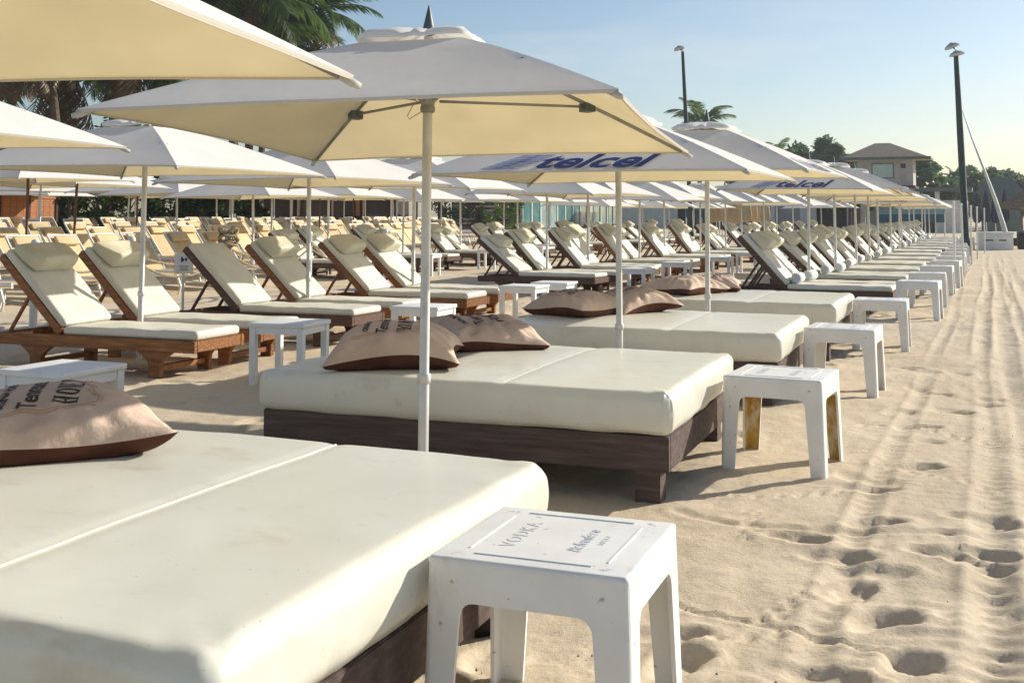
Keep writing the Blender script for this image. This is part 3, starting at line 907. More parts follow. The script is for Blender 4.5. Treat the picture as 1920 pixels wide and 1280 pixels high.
for i, (x, y, a) in enumerate(stools):
    o = stool0 if i == 0 else copy_tree(stool0)
    o.location = (x, y, 0); o.rotation_euler = (0, 0, R(a))
    tag(o, stool_labels[i], 'stool', 'white plastic stools along the sea side')
# patchy ochre staining on inward faces of the second stool's inner legs
M['ochre'] = mat('ochre_stain', [(0.3, (0.36, 0.20, 0.02)), (0.7, (0.52, 0.32, 0.05))], 5, 0.6,
                 second=(5, 0.58, 0.66, (0.66, 0.60, 0.48), (1, 1, .5)))
st2 = [o for o in bpy.data.objects if o.get('label') == stool_labels[1]][0]
for ch in st2.children:
    if ch.name.startswith('leg') and abs(ch.rotation_euler.z - math.pi) < .1 or (ch.name.startswith('leg') and abs(ch.rotation_euler.z - math.pi / 2) < .1):
        ch.data = ch.data.copy(); ch.data.materials.append(M['ochre'])
        for p in ch.data.polygons:
            c = p.center; nrm = p.normal
            if (nrm.x < -.3 and c.x > .2) or (nrm.y > .3 and c.y < -.2):
                p.material_index = 1

# ------------------------------------------------------------------ umbrellas
def make_umbrella_proto(name, side=2.2, pole_mat='alu', cap=True):
    t = empty(name)
    h = side / 2
    zr, zt = 1.74, 2.215
    p0 = 0.245 / h                                        # vent opening as a share of the half side
    def pt(s, k):
        """point of the -Y panel; k 0 (top) .. 1 (rim), s -1..1 across"""
        kk = p0 + (1 - p0) * k
        rimpull = 1 - 0.035 * (1 - s * s) * k ** 2
        x = s * h * kk
        y = -h * kk * rimpull
        z = zt - (zt - zr) * (kk ** 1.2)
        z += (zt - zr) * 1.2 * (kk ** .2) * (1 - rimpull) * kk * 0.55     # pulled-in edge rides up the slope
        z += -0.020 * (1 - s * s) * math.sin(math.pi * min(k * 1.02, 1)) * (1 if k < 1 else 0)
        z += 0.004 * math.sin(s * 7 + k * 4) * k * (1 - k * .7) * (1 - s * s)
        return (x, y, z)
    ns, nk = 17, 12
    vs = [pt(-1 + 2 * i / (ns - 1), j / (nk - 1)) for j in range(nk) for i in range(ns)]
    fs = [(j * ns + i, (j + 1) * ns + i, (j + 1) * ns + i + 1, j * ns + i + 1) for j in range(nk - 1) for i in range(ns - 1)]
    pm = mesh_from('canopy_panel', vs, fs, M['canopy'], True)
    lm_ = mesh_from('canopy_glow_layer', [(x, y + .002, z - .009) for x, y, z in vs], fs, M['glow_layer'], True)  # added inner layer, tinted for the warm light on the underside
    hem = MB()
    rim = [pt(-1 + 2 * i / 24, 1) for i in range(25)]
    for a, b in zip(rim[:-1], rim[1:]):
        a1, b1 = (a[0], a[1] + .004, a[2] + .012), (b[0], b[1] + .004, b[2] + .012)
        A, B = Vector(a), Vector(b)
        up = Vector((0, .028, .016)); o_ = Vector((0, -.003, .004))
        hem.add([A, B, B - Vector((0, -.004, .014)), A - Vector((0, -.004, .014))], [(3, 2, 1, 0)])
        hem.add([A, B, B - Vector((0, -.012, .012)), A - Vector((0, -.012, .012))], [(0, 1, 2, 3)])
    hm = hem.mesh('hem', M['hem'])
    rib = MB(); strut = MB(); pocket = MB()
    # the rib under the (-x,-y) ridge
    def ridge(k):
        x, y, z = pt(-1, k); return Vector((x, y, z - .024))
    rib.tube([(-.03, -.03, zt - .045)] + [tuple(ridge(k)) for k in (0, .2, .4, .6, .8, .985)], .0095, 6)
    mid = ridge(.46) - Vector((0, 0, .012))
    strut.tube([(-.045, -.045, 1.895), tuple(mid)], .0075, 6)
    pocket.box(-.030, .030, -.034, .030, -.022, .022, Matrix.Translation(mid + Vector((0, 0, -.004))) @ Matrix.Rotation(math.pi / 4, 4, 'Z'))
    tip = ridge(1.0)
    cap_m = MB()
    dv = (ridge(1.0) - ridge(.8)).normalized()
    cap_m.tube([tuple(tip - dv * .055), tuple(tip - dv * .01), tuple(tip + dv * .020)], [.010, .0145, .010], 8)
    rm, sm, km, cm = rib.mesh('rib', M['rib'], True), strut.mesh('strut', M['rib'], True), pocket.mesh('strut_joint', M['finial']), cap_m.mesh('rib_end_pocket', M['hem'], True)
    panels = []
    for k in range(4):
        rz = k * math.pi / 2
        p = obj('canopy_panel', pm, t, rot=(0, 0, rz)); panels.append(p)
        obj('hem', hm, p); obj('canopy_glow_layer', lm_, p)
        r = obj('rib', rm, t, rot=(0, 0, rz))
        obj('strut', sm, r); obj('strut_joint', km, r); obj('rib_end_pocket', cm, r)
    # vent cap with ruffled edge
    nseg = 48
    cv, cf = [(0, 0, 2.238)], []
    rings = [(.30, 2.222), (.62, 2.202), (.90, 2.180), (1.0, 2.166), (1.0, 2.150)]
    rr = random.Random(5)
    for ri, (sc_r, z) in enumerate(rings):
        for k in range(nseg):
            a = 2 * math.pi * (k + .5) / nseg
            c, d = math.cos(a), math.sin(a)
            q = 1 / max(abs(c), abs(d)) * 0.266
            w = (0.004, .014, .015, .004, .002)[ri] * math.sin(k * 2 * math.pi / 5 + 1.6 * math.sin(k * .7)) + rr.uniform(-.003, .003)
            cv.append((c * q * sc_r, d * q * sc_r, z + w))
    for k in range(nseg):
        k2 = (k + 1) % nseg
        cf.append((0, 1 + k, 1 + k2))
        for ri in range(4):
            cf.append((1 + ri * nseg + k, 1 + (ri + 1) * nseg + k, 1 + (ri + 1) * nseg + k2, 1 + ri * nseg + k2))
    obj('vent_cap', mesh_from('vent_cap', cv, cf, M['canopy'], True), t)
    MB().lathe([(.006, 2.205), (.026, 2.21), (.028, 2.245), (.021, 2.275), (.011, 2.320), (.003, 2.352)], 10).build('finial', M['finial'], t, smooth=True)
    pl = MB().lathe([(.0245, -.3), (.0245, .60), (.0225, .605), (.0225, 2.20)], 14).build('pole', M[pole_mat], t, smooth=True)
    MB().lathe([(.029, .585), (.031, .59), (.031, .625), (.029, .63)], 14).build('collar', M[pole_mat], pl, smooth=True)
    hub = MB().lathe([(.024, 1.835), (.034, 1.84), (.036, 1.862), (.032, 1.868), (.034, 1.885), (.058, 1.91), (.060, 1.925), (.03, 1.93)], 12).build('hub', M['rib'], t, smooth=True)
    MB().tube([(-.03, -.04, 1.90), (-.055, -.06, 1.86), (-.075, -.07, 1.815), (-.068, -.065, 1.80), (-.04, -.05, 1.82), (-.025, -.03, 1.835)], .0022, 5).build('cord', M['rib'], hub, smooth=True)
    MB().lathe([(.035, 2.11), (.04, 2.115), (.04, 2.16), (.03, 2.165)], 12).build('crown_hub', M['rib'], t, smooth=True)
    t['pt'] = 0
    return t, pt

umb0, PT = make_umbrella_proto('beach_umbrella', 2.2)
umbB, PTB = make_umbrella_proto('beach_umbrella', 2.2, 'brownpole')

def panel_print(root, geos, k_scale=1.0, which=0):
    """lay flat print on the -Y panel: geos = list of (verts2d, faces, material, name, cx, cy) with x across, y up the slope (metres)"""
    panel = [c for c in root.children if c.name.startswith('canopy_panel')][which]
    h = 1.1
    for v, f, m_, nm, cx, cy in geos:
        out = []
        for x, y, _ in v:
            X, Yup = cx + x, cy + y
            k = 1 - Yup / 0.93
            kk = 0.2227 + (1 - 0.2227) * k
            s = X / (h * kk)
            P = Vector(PT(max(-1, min(1, s)), k))
            out.append((P.x, P.y - .005, P.z + .008))
        obj(nm, mesh_from(nm, out, f, m_), panel)

def telecom_print(root, which=0):
    v, f = text_geo('telcel', .40, .42, .012, spacing=1.0)
    xs_ = [q[0] for q in v]; ys_ = [q[1] for q in v]
    kx, ky = .80 / (max(xs_) - min(xs_)), .29 / (max(ys_) - min(ys_))
    cx_, cy_ = (max(xs_) + min(xs_)) / 2, (max(ys_) + min(ys_)) / 2
    v = [((x - cx_) * kx, (y - cy_) * ky, 0) for x, y, z in v]
    geos = [(v, f, M['navy'], 'print_word', .15, .160)]
    for i in range(7):
        y0 = -.135 + i * .039
        L = .20 - .008 * abs(i - 3)
        for j, (c, a, b) in enumerate((('blue_pale', 0, .36), ('blue_mid', .38, .66), ('blue_pale', .68, 1.0))):
            x0_ = -.62 + y0 * .85
            xa, xb = x0_ + L * 1.3 * a, x0_ + L * 1.3 * b
            vs = [(xa, y0, 0), (xb, y0, 0), (xb + .026, y0 + .029, 0), (xa + .026, y0 + .029, 0)]
            geos.append((vs, [(0, 1, 2, 3)], M[c], 'print_stripe', .10, .160))
    panel_print(root, geos, which=which)

used = {}
def place_umbrella(x, y, label, group, rz=0.0, lean=(0.0, 0.0), s=1.0, sz=1.0, proto=None):
    proto = proto or umb0
    if proto.name not in used:
        used[proto.name] = 1; o = proto
        o_first = True
    else:
        o = copy_tree(proto)
    o.location = (x, y, gz(x, y)); o.rotation_euler = (R(lean[0]), R(lean[1]), R(rz)); o.scale = (s, s, sz)
    tag(o, label, 'umbrella', group)
    return o

G1 = 'white umbrellas of the sea-front row'
umb_list = []
place_umbrella(-2.52, 1.53, 'huge white umbrella overhead, cut off by the upper left corner', G1, 14, (0, 0), 1.0, 1.015)
u2 = place_umbrella(-2.39, 4.61, 'large white umbrella with dark pointed finial over the second daybed', G1, 7.7, (-2.5, -0.4), 1.0, 1.0)
uA = place_umbrella(-2.42, 7.68, 'white umbrella with large navy wordmark, pole in front of third daybed', G1, 1.5, (0, 0), 1.0, .935)
uB = place_umbrella(-2.42, 10.40, 'white umbrella whose pole stands in front of the farthest daybed', G1, -2, (0, 0.4), 1.02, 1.0)
r1y = [17.2, 20.2, 22.9, 25.4, 28.2, 31.2, 34.4, 37.6, 41.0, 44.6, 48.4, 52.4, 56.6, 61.0]
row1 = []
for i, y in enumerate(r1y):
    lab = 'white umbrella with navy wordmark over the first loungers holding rolled towels' if i == 0 else \
        f'{ORD[i]} white umbrella over the sea-front loungers, counting from the daybeds'
    u = place_umbrella(-2.42 + rnd.uniform(-.08, .08), y, lab, G1, rnd.uniform(-5, 5), (rnd.uniform(-1.2, 1.2), rnd.uniform(-1.2, 1.2)), rnd.uniform(.98, 1.04), rnd.uniform(.97, 1.03))
    row1.append(u)
for u in (uA, row1[0], row1[5]):
    telecom_print(u)
for u in (uB, row1[1], row1[2]):
    telecom_print(u, 1)
G2 = 'white umbrellas over the second lounger row'
r2y = [5.2, 8.45, 11.3, 13.9, 18.8, 21.5, 24.5, 27.5, 30.5, 33.7, 37.0, 40.4, 44.0, 48, 52, 56.5, 61]
for i, y in enumerate(r2y):
    lab = ['cream umbrella tip poking in from the left edge below the huge one', 'white umbrella at left, half shaded half sunlit, over the nearest teak loungers'][i] if i < 2 else \
        f'{ORD[i]} white umbrella of the second row, counting from the left edge'
    place_umbrella((-7.05 if i == 0 else -7.38) + (0 if i < 4 else rnd.uniform(-.15, .15)), y, lab, G2, [4, 4, -3, 6][i] if i < 4 else rnd.uniform(-7, 7),
                   (rnd.uniform(-1, 1), rnd.uniform(-1, 1)), 1.13 if i < 4 else rnd.uniform(1.0, 1.12), [1.085, 1.02, 1.0, 1.0][i] if i < 4 else rnd.uniform(.96, 1.04))
G3 = 'white umbrellas over the third lounger row'
for i, y in enumerate([18.4, 21.5, 24.7, 28.1, 31.4, 34.7, 38.0, 41.5, 45, 49, 53.5, 58]):
    place_umbrella(-13.3 + rnd.uniform(-.25, .25), y, f'{ORD[i]} white umbrella of the third row, counting from the left', G3, rnd.uniform(-8, 8),
                   (rnd.uniform(-1, 1), rnd.uniform(-1, 1)), rnd.uniform(1.05, 1.2), rnd.uniform(.95, 1.03))
G4 = 'umbrellas among the tan loungers'
tan_u = [(-14.8, 14.3, 'b'), (-17.2, 17.6, 'b'), (-17.4, 21.0, 'w'), (-17.0, 24.2, 'w'), (-17.6, 27.6, 'b'), (-17.2, 31.2, 'w'), (-20.6, 20.0, 'w'), (-20.8, 23.6, 'b'),
         (-20.4, 27.0, 'w'), (-20.8, 30.6, 'w'), (-20.5, 34.4, 'b'), (-21.0, 38.4, 'w'), (-24.2, 23.6, 'w'), (-24.4, 27.4, 'w'), (-24.0, 31.2, 'w'), (-24.4, 35.2, 'w'), (-24.2, 39.6, 'w'),
         (-24.4, 44.2, 'w'), (-27.8, 27.2, 'w'), (-28.0, 31.8, 'w'), (-27.6, 36.6, 'w'), (-28.0, 41.6, 'w'), (-27.8, 47.4, 'w'), (-18.0, 36, 'w'), (-17.6, 41, 'w'), (-18, 46.5, 'w'), (-17.8, 52.5, 'w')]
tan_sorted = sorted(tan_u, key=lambda q: q[1] / -q[0])
wi = bi = 0
for x, y, c in tan_sorted:
    if c == 'b':
        lab = f'{ORD[bi]} brown-poled umbrella among the tan loungers, counting from the left'; bi += 1
    else:
        lab = f'{ORD[wi]} pale-poled umbrella among the tan loungers, counting from the left'; wi += 1
    u = place_umbrella(x + rnd.uniform(-.15, .15), y, lab, G4, rnd.uniform(-10, 10), (rnd.uniform(-1.2, 1.2), rnd.uniform(-1.2, 1.2)),
                       rnd.uniform(1.08, 1.25), rnd.uniform(.97, 1.08), umbB if c == 'b' else umb0)
    if (x, y) == (-14.8, 14.3):
        v, f = text_geo('BELVEDERE', .20, 0, .004); v2, f2 = text_geo('VODKA', .11, 0, .003, spacing=1.6)
        panel_print(u, [(v, f, M['navy'], 'print_word', 0, .50), (v2, f2, M['navy'], 'print_word', .05, .33)])

# ------------------------------------------------------------------ wooden loungers
def cushion_fn(seed, sx, sy, amp=.012):
    def fn(p):
        x, y = p[:, 0], p[:, 1]
        c = np.cos(np.clip(x / (sx / 2), -1, 1) * math.pi / 2) ** .5 * np.cos(np.clip(y / (sy / 2), -1, 1) * math.pi / 2) ** .5
        p[:, 2] += np.sign(p[:, 2]) * amp * c * (p[:, 2] > 0) + (p[:, 2] > 0) * .012 * fbm(x * 5 + seed, y * 5, 3, seed)
        return p
    return fn

def make_lounger_proto(name, wood, seed, ang=43, pslide=0.05, pw=1.0):
    t = empty(name)
    W = .33
    wm = M[wood]
    for s in (-1, 1):
        y = s * W
        MB().box(-2.18, 0, y - .022, y + .022, .215, .315).build('side_rail', wm, t, bevel=.004)
    MB().box(-.046, -.002, -W + .024, W - .024, .222, .312).build('end_rail', wm, t, bevel=.004)
    MB().box(-2.17, -2.13, -W + .024, W - .024, .222, .312).build('end_rail', wm, t, bevel=.004)
    MB().box(-1.44, -.06, -W + .03, W - .03, .285, .308).build('seat_deck', wm, t)
    def legp(cx):
        l = [(cx - .175, .214), (cx - .13, .185), (cx - .085, .15), (cx - .062, .115), (cx - .058, -.03)]
        r = [(cx + .058, -.03), (cx + .062, .115), (cx + .085, .15), (cx + .13, .185), (cx + .175, .214)]
        return l + r
    for cx in (-.40, -1.68):
        for s in (-1, 1):
            y = s * W
            MB().prism(legp(cx), y - .024, y + .024).build('leg', wm, t)
        MB().box(cx - .03, cx + .03, -W + .026, W - .026, .05, .095).build('stretcher', wm, t)
    # backrest, hinged at x=-1.40
    A = R(ang)
    hx, hz, L = -1.46, .325, .97
    mtx = Matrix.Translation((hx, 0, hz)) @ Matrix.Rotation(A, 4, 'Y')      # local -x runs up the back
    for s in (-1, 1):
        y = s * (W - .05)
        MB().box(-L, 0, y - .02, y + .02, -.035, .035, mtx).build('back_rail', wm, t)
    MB().box(-L - .005, -L + .065, -W + .05 + .022 - .04, W - .05 + .02, -.03, .03, mtx).build('top_rail', wm, t, bevel=.003)
    for k in range(6):
        x0 = -.10 - k * .125
        MB().box(x0 - .07, x0, -W + .074, W - .074, .008, .026, mtx).build('back_slat', wm, t)
    top = mtx @ Vector((-.52, 0, -.03))
    for s in (-1, 1):
        y = s * (W - .09)
        MB().tube([(top.x, y, top.z), (-2.10, y, .30)], .018, 6).build('prop_strut', wm, t)
    # cushions
    p, f = round_box(1.42, .62, .075, .032, 18, 9, 2, cushion_fn(seed, 1.42, .62), 3)
    p[:, 2] += .350; p[:, 0] += -.72
    obj('seat_cushion', mesh_from('seat_cushion', p, f, M['cushion'], True), t)
    p, f = round_box(.94, .60, .075, .032, 14, 9, 2, cushion_fn(seed + 4, .94, .60), 3)
    p = np.array([mtx @ Vector((a - .49, b, c + .072)) for a, b, c in p])
    obj('back_cushion', mesh_from('back_cushion', p, f, M['cushion'], True), t)
    def hp(p):
        x, y, z = p[:, 0].copy(), p[:, 1].copy(), p[:, 2].copy()
        lower = np.clip((x + .15) / .30, 0, 1)                 # +x is the lower edge on the back
        p[:, 1] = y * (1 - .30 * lower ** 1.5)
        p[:, 2] = z * (0.75 + 1.05 * lower) + .035 * lower
        p[:, 2] += .01 * fbm(x * 6 + seed, y * 6, 2, seed + 3)
        p[:, 2] += .03 * np.cos(np.clip(y / .31, -1, 1) * math.pi / 2) * (z > 0)
        return p
    p, f = round_box(.30, .62, .10, .042, 6, 8, 2, hp, 3)
    p = np.array([mtx @ Vector((a - .82 + pslide, b * pw, c + .165)) for a, b, c in p])
    hpo = obj('head_pillow', mesh_from('head_pillow', p, f, M['headpillow'], True), t)
    sb = MB()
    for s in (-1, 1):
        sb.box(-.92, -.80, s * .18 - .015, s * .18 + .015, .112, .118, mtx)
    sb.build('strap', M['headpillow'], hpo)
    return t

loungeT = make_lounger_proto('wooden_sun_lounger', 'teak', 3)
loungeD = make_lounger_proto('wooden_sun_lounger', 'teak_dark', 7)
loungeE = make_lounger_proto('wooden_sun_lounger', 'teak_dark', 19, 48, .07, .94)
loungeF = make_lounger_proto('wooden_sun_lounger', 'teak_dark', 29, 39, .10, .90)
loungeG = make_lounger_proto('wooden_sun_lounger', 'teak', 37, 52, .04, .97)
def anyl(): return rnd.choice([loungeD, loungeE, loungeF, loungeE, loungeD, loungeG])
lused = set()
def place_lounger(x, y, label, group, proto, rz=0):
    if proto.name in lused:
        o = copy_tree(proto)
    else:
        lused.add(proto.name); o = proto
    o.location = (x, y, gz(x - 1, y)); o.rotation_euler = (0, 0, R(rz))
    tag(o, label, 'sun lounger', group)
    return o
GL2 = 'cream cushioned wooden loungers of the second row'
row2 = [(-6.08, 4.85, 'lounger at left edge behind the big pillow, only its cushion end showing', 'D', 0),
        (-6.06, 7.93, 'orange teak lounger with bracket legs, nearest at left, grey shadow on its back', 'T', 1.5),
        (-6.06, 8.86, 'teak lounger touching the far side of the nearest left one', 'T', 0.5),
        (-6.05, 10.42, 'dark lounger with bare white back and no head pillow in its pair', 'D', 1.0),
        (-6.00, 11.42, 'teak lounger with wide head pillow beside the bare-backed dark one', 'T', -1),
        (-5.95, 12.98, 'teak lounger left of the main umbrella pole, near of its pair', 'T', .5),
        (-5.95, 13.95, 'teak lounger left of the main umbrella pole, far of its pair', 'T', 0)]
for x, y, lab, k, rz in row2:
    o = place_lounger(x, y, lab, GL2, loungeT if k == 'T' else loungeD, rz)
    if 'bare' in lab and 'no head' in lab:
        for ch in list(o.children):
            if ch.name.startswith('head_pillow'):
                for g in list(ch.children): bpy.data.objects.remove(g)
                bpy.data.objects.remove(ch)
n = 0
pairY2 = [18.15, 21.0, 24.1, 27.1, 30.1, 33.3, 36.6, 40.0, 43.6, 47.6, 51.6, 56]
for i, y in enumerate(pairY2):
    for j, d in enumerate((0, .82)):
        place_lounger(-5.95 + rnd.uniform(-.08, .08), y + d, f'{["near", "far"][j]} lounger of the {ORD[i]} pair beyond the gap in the second row', GL2, anyl(), rnd.uniform(-4, 4))
GL3 = 'cream cushioned wooden loungers of the third row'
for i, y in enumerate([20.6, 24.0, 27.4, 30.7, 34.0, 37.3, 40.8, 44.4, 48.4, 52.8]):
    for j, d in enumerate((0, .85)):
        place_lounger(-12.0 + rnd.uniform(-.1, .1), y + d, f'{["near", "far"][j]} lounger of the {ORD[i]} pair in the third row', GL3, anyl(), rnd.uniform(-4, 4))
GF = 'cream cushioned loungers with rolled towels in the sea-front row'
tw = MB()
prof = []
NR = 40
sp = [( (.012 + .058 * k / NR) * math.cos(k * .62), (.012 + .058 * k / NR) * math.sin(k * .62)) for k in range(NR)]
outer = [(.074 * math.cos(2 * math.pi * k / 20), .074 * math.sin(2 * math.pi * k / 20)) for k in range(20)]
body = MB()
body.tube([(0, -.19, 0), (0, -.185, 0), (0, -.17, 0), (0, 0, 0), (0, .17, 0), (0, .185, 0), (0, .19, 0)], [.05, .066, .075, .078, .075, .066, .05], 18)
spiral = MB()
spiral.tube([(x, -.193, z) for x, z in sp], .0045, 5)
FRY = [16.45, 19.35, 21.95, 24.5, 27.2, 30.1, 33.3, 36.5, 39.9, 43.5, 47.3, 51.3, 55.5]
towel0 = None
GT = 'rolled white towels on the sea-front loungers'
ti = 0
for i, y in enumerate(FRY):
    for j, d in enumerate((0, .80)):
        x = -1.12 + rnd.uniform(-.10, .08)
        place_lounger(x, y + d, f'{["near", "far"][j]} lounger of the {ORD[i]} pair in the sea-front row', GF, loungeE if i == 0 else anyl(), rnd.uniform(-2, 2))
        if towel0 is None:
            towel0 = empty('rolled_towel')
            body.build('roll', M['towel'], towel0, smooth=True)
            spiral.build('spiral_edge', M['towel'], towel0, smooth=True)
            o = towel0
        else:
            o = copy_tree(towel0)
        o.location = (x - 1.30 + rnd.uniform(-.03, .03), y + d, .470); o.rotation_euler = (0, R(rnd.uniform(0, 90)), R(rnd.uniform(-8, 8)))
        tag(o, f'rolled white towel on the {["near", "far"][j]} lounger of the {ORD[i]} sea-front pair', 'towel', GT)

# ------------------------------------------------------------------ side tables and far stools
def make_table_proto():
    t = empty('side_table')
    p, f = round_box(.50, .50, .035, .008, 3, 3, 2, None, 2)
    p[:, 2] += .4725
    obj('tabletop', mesh_from('tabletop', p, f, M['table'], True), t)
    for s in (-1, 1):
        MB().box(-.205, .205, s * .222 - .009, s * .222 + .009, .40, .454).build('apron_board', M['table'], t)
        MB().box(s * .222 - .009, s * .222 + .009, -.205, .205, .40, .454).build('apron_board', M['table'], t)
    lg = MB().box(-.026, .026, -.026, .026, -.03, .453).mesh('leg', M['table'])
    for a in (-1, 1):
        for b in (-1, 1):
            obj('leg', lg, t, loc=(a * .212, b * .212, 0))
    return t
table0 = make_table_proto()
tabs = [(-4.92, 5.0, 0, 'white side table at left edge, partly behind the big pillow'),
        (-5.30, 7.85, 6, 'white side table at the foot of the nearest teak loungers'),
        (-5.05, 9.75, 4, 'white side table behind the second daybed, right of the bare-backed lounger'),
        (-5.35, 13.05, 0, 'near one of two white side tables behind the third daybed'),
        (-5.25, 13.85, 3, 'far one of two white side tables behind the third daybed')]
for i, (x, y, a, lab) in enumerate(tabs):
    o = table0 if i == 0 else copy_tree(table0)
    o.location = (x, y, 0); o.rotation_euler = (0, 0, R(a)); tag(o, lab, 'side table', 'white side tables of the second row')
for i, y in enumerate([17.6, 20.3, 23.3, 26.4, 29.4, 32.6, 35.9, 39.3]):
    o = copy_tree(table0); o.location = (-5.3 + rnd.uniform(-.1, .1), y + .4, 0); o.rotation_euler = (0, 0, R(rnd.uniform(-6, 6)))
    tag(o, f'{ORD[i]} white side table in the second row beyond the gap', 'side table', 'white side tables of the second row')
for i, y in enumerate([22.6, 26.0, 29.4, 32.7, 36.0]):
    o = copy_tree(table0); o.location = (-11.6 + rnd.uniform(-.1, .1), y, gz(-11.6, y)); o.rotation_euler = (0, 0, R(rnd.uniform(-6, 6)))
    tag(o, f'{ORD[i]} white side table along the third row', 'side table', 'white side tables of the third row')
for i, y in enumerate([15.9, 18.2, 20.8, 23.3, 25.9, 28.7, 31.8, 35, 38.3, 41.8, 45.5, 49.5]):
    o = copy_tree(stool0); o.location = (-.80 + rnd.uniform(-.06, .06), y, 0); o.rotation_euler = (0, 0, R(rnd.uniform(-5, 5)))
    tag(o, f'{ORD[i]} white plastic stool along the sea-front loungers', 'stool', 'white plastic stools along the sea side')

# ------------------------------------------------------------------ tan sling loungers behind
def make_sling_proto():
    t = empty('sling_lounger')
    W = .30
    sl = MB()
    sl.box(-1.20, -.05, -W + .03, W - .03, .335, .345)
    sl.build('seat_sling', M['sling'], t)
    A = R(52)
    mtx = Matrix.Translation((-1.18, 0, .34)) @ Matrix.Rotation(A, 4, 'Y')
    n = 7
    vs, fs = [], []
    for k in range(n):
        x = -.80 * k / (n - 1)
        sag = -.018 * math.sin(math.pi * k / (n - 1))
        for y in (-W + .03, W - .03): vs.append(tuple(mtx @ Vector((x, y, sag + .012))))
        for y in (-W + .03, W - .03): vs.append(tuple(mtx @ Vector((x, y, sag))))
    for k in range(n - 1):
        a = 4 * k; b = a + 4
        fs += [(a, b, b + 1, a + 1), (a + 3, b + 3, b + 2, a + 2), (a, a + 2, b + 2, b), (a + 1, b + 1, b + 3, a + 3)]
    fs += [(0, 1, 3, 2), (4 * n - 4, 4 * n - 2, 4 * n - 1, 4 * n - 3)]
    obj('back_sling', mesh_from('back_sling', vs, fs, M['sling']), t)
    p, f = round_box(.17, .46, .06, .025, 3, 4, 2, None, 2)
    p = np.array([mtx @ Vector((a - .69, b, c + .045)) for a, b, c in p])
    obj('headrest', mesh_from('headrest', p, f, M['sling'], True), t)
    for s in (-1, 1):
        y = s * W
        MB().tube([(-1.95, y, .30), (-1.2, y, .335), (-.05, y, .34)], .024, 6).build('side_rail', M['resin'], t, smooth=True)
        MB().tube([tuple(mtx @ Vector((0, y, 0))), tuple(mtx @ Vector((-.83, y, 0)))], .020, 6).build('back_rail', M['resin'], t, smooth=True)
        MB().tube([(-.32, y, .33), (-.22, y, .12), (-.26, y, -.02)], [.026, .022, .02], 6).build('leg', M['resin'], t, smooth=True)
        MB().tube([(-1.55, y, .32), (-1.68, y, .12), (-1.64, y, -.02)], [.026, .022, .02], 6).build('leg', M['resin'], t, smooth=True)
    MB().tube([tuple(mtx @ Vector((-.83, -W, 0))), tuple(mtx @ Vector((-.83, W, 0)))], .02, 6).build('top_rail', M['resin'], t, smooth=True)
    MB().tube([tuple(mtx @ Vector((-.5, 0, -.02))), (-1.9, 0, .31)], .014, 6).build('prop_strut', M['resin'], t, smooth=True)
    return t
sling0 = make_sling_proto()
first = True
GS = 'tan sling loungers behind the rope'
for ri, (xr, y0, y1, stp) in enumerate([(-12.4, 11.2, 18.0, .98), (-15.4, 14.0, 33.0, 1.02), (-18.2, 16.8, 42.0, 1.15), (-21.2, 19.6, 46.0, 1.2), (-24.2, 22.4, 50.0, 1.35), (-27.0, 25.4, 54.0, 1.5)]):
    y, i = y0, 0
    while y < y1:
        o = sling0 if first else copy_tree(sling0)
        first = False
        xx = xr + rnd.uniform(-.25, .25)
        o.location = (xx, y, gz(xx - 1, y)); o.rotation_euler = (0, 0, R(rnd.uniform(-9, 9)))
        tag(o, f'{ORD[i]} tan sling lounger from the left in the {ORD[ri]} row behind the teak loungers', 'sun lounger', GS)
        i += 1
        y += stp * rnd.uniform(.85, 1.15)

# ------------------------------------------------------------------ rope fence, posts, sign
posts = [(-9.9, 9.6), (-10.3, 11.6), (-10.5, 13.9), (-10.7, 16.4), (-10.9, 19.4)]
plabels = ['pale rope post at the far left behind the nearest teak lounger', 'pale rope post left of the half-shaded umbrella pole', 'pale rope post with a dark rope coil on top',
           'pale rope post behind the bare-backed lounger', 'last pale rope post before the third lounger row']
for (x, y), lab in zip(posts, plabels):
    t = empty('rope_post', (x, y, gz(x, y)))
    tag(t, lab, 'post', 'pale posts carrying the rope')
    MB().lathe([(.045, -.1), (.045, 1.00), (.05, 1.01), (.05, 1.06), (.035, 1.08), (.01, 1.09)], 12).build('shaft', M['postwhite'], t, smooth=True)
    MB().lathe([(.056, .84), (.060, .85), (.060, .89), (.056, .90)], 12).build('rope_collar', M['rope'], t, smooth=True)
for i, (a, b) in enumerate(zip(posts[:-1], posts[1:])):
    mb = MB()
    for hz, sag in ((.87, .20), (.80, .30)):
        pts = []
        for k in range(13):
            s = k / 12
            x, y = a[0] + (b[0] - a[0]) * s, a[1] + (b[1] - a[1]) * s
            pts.append((x, y, gz(x, y) + hz - sag * 4 * s * (1 - s)))
        mb.tube(pts, .017, 6)
    o = mb.build('rope', M['rope'], None, smooth=True)
    tag(o, f'{ORD[i]} sagging double hemp rope span from the left, behind the teak loungers', 'rope', 'rope spans behind the loungers')
coil = MB()
pts = []
for k in range(90):
    a = k * .55
    r = .10 + .05 * math.sin(k * .37)
    pts.append((-10.5 + r * math.cos(a), 13.9 + r * math.sin(a) * 1.2, gz(-10.5, 13.9) + 1.03 + .11 * math.sin(k * .23) + .03 * math.sin(k * 1.3)))
coil.tube(pts, .022, 6)
tag(coil.build('rope_coil', M['rope'], None, smooth=True), 'tangled dark rope coil heaped on a pale post', 'rope')
sg = empty('notice_sign', (-9.66, 11.86, gz(-9.6, 12)), (0, 0, R(56)))
tag(sg, 'small white notice sign with black mark, left of the bare-backed lounger', 'sign')
MB().box(-.125, .125, -.006, .006, .60, .87).build('board', M['sign'], sg, bevel=.004)
mb = MB()
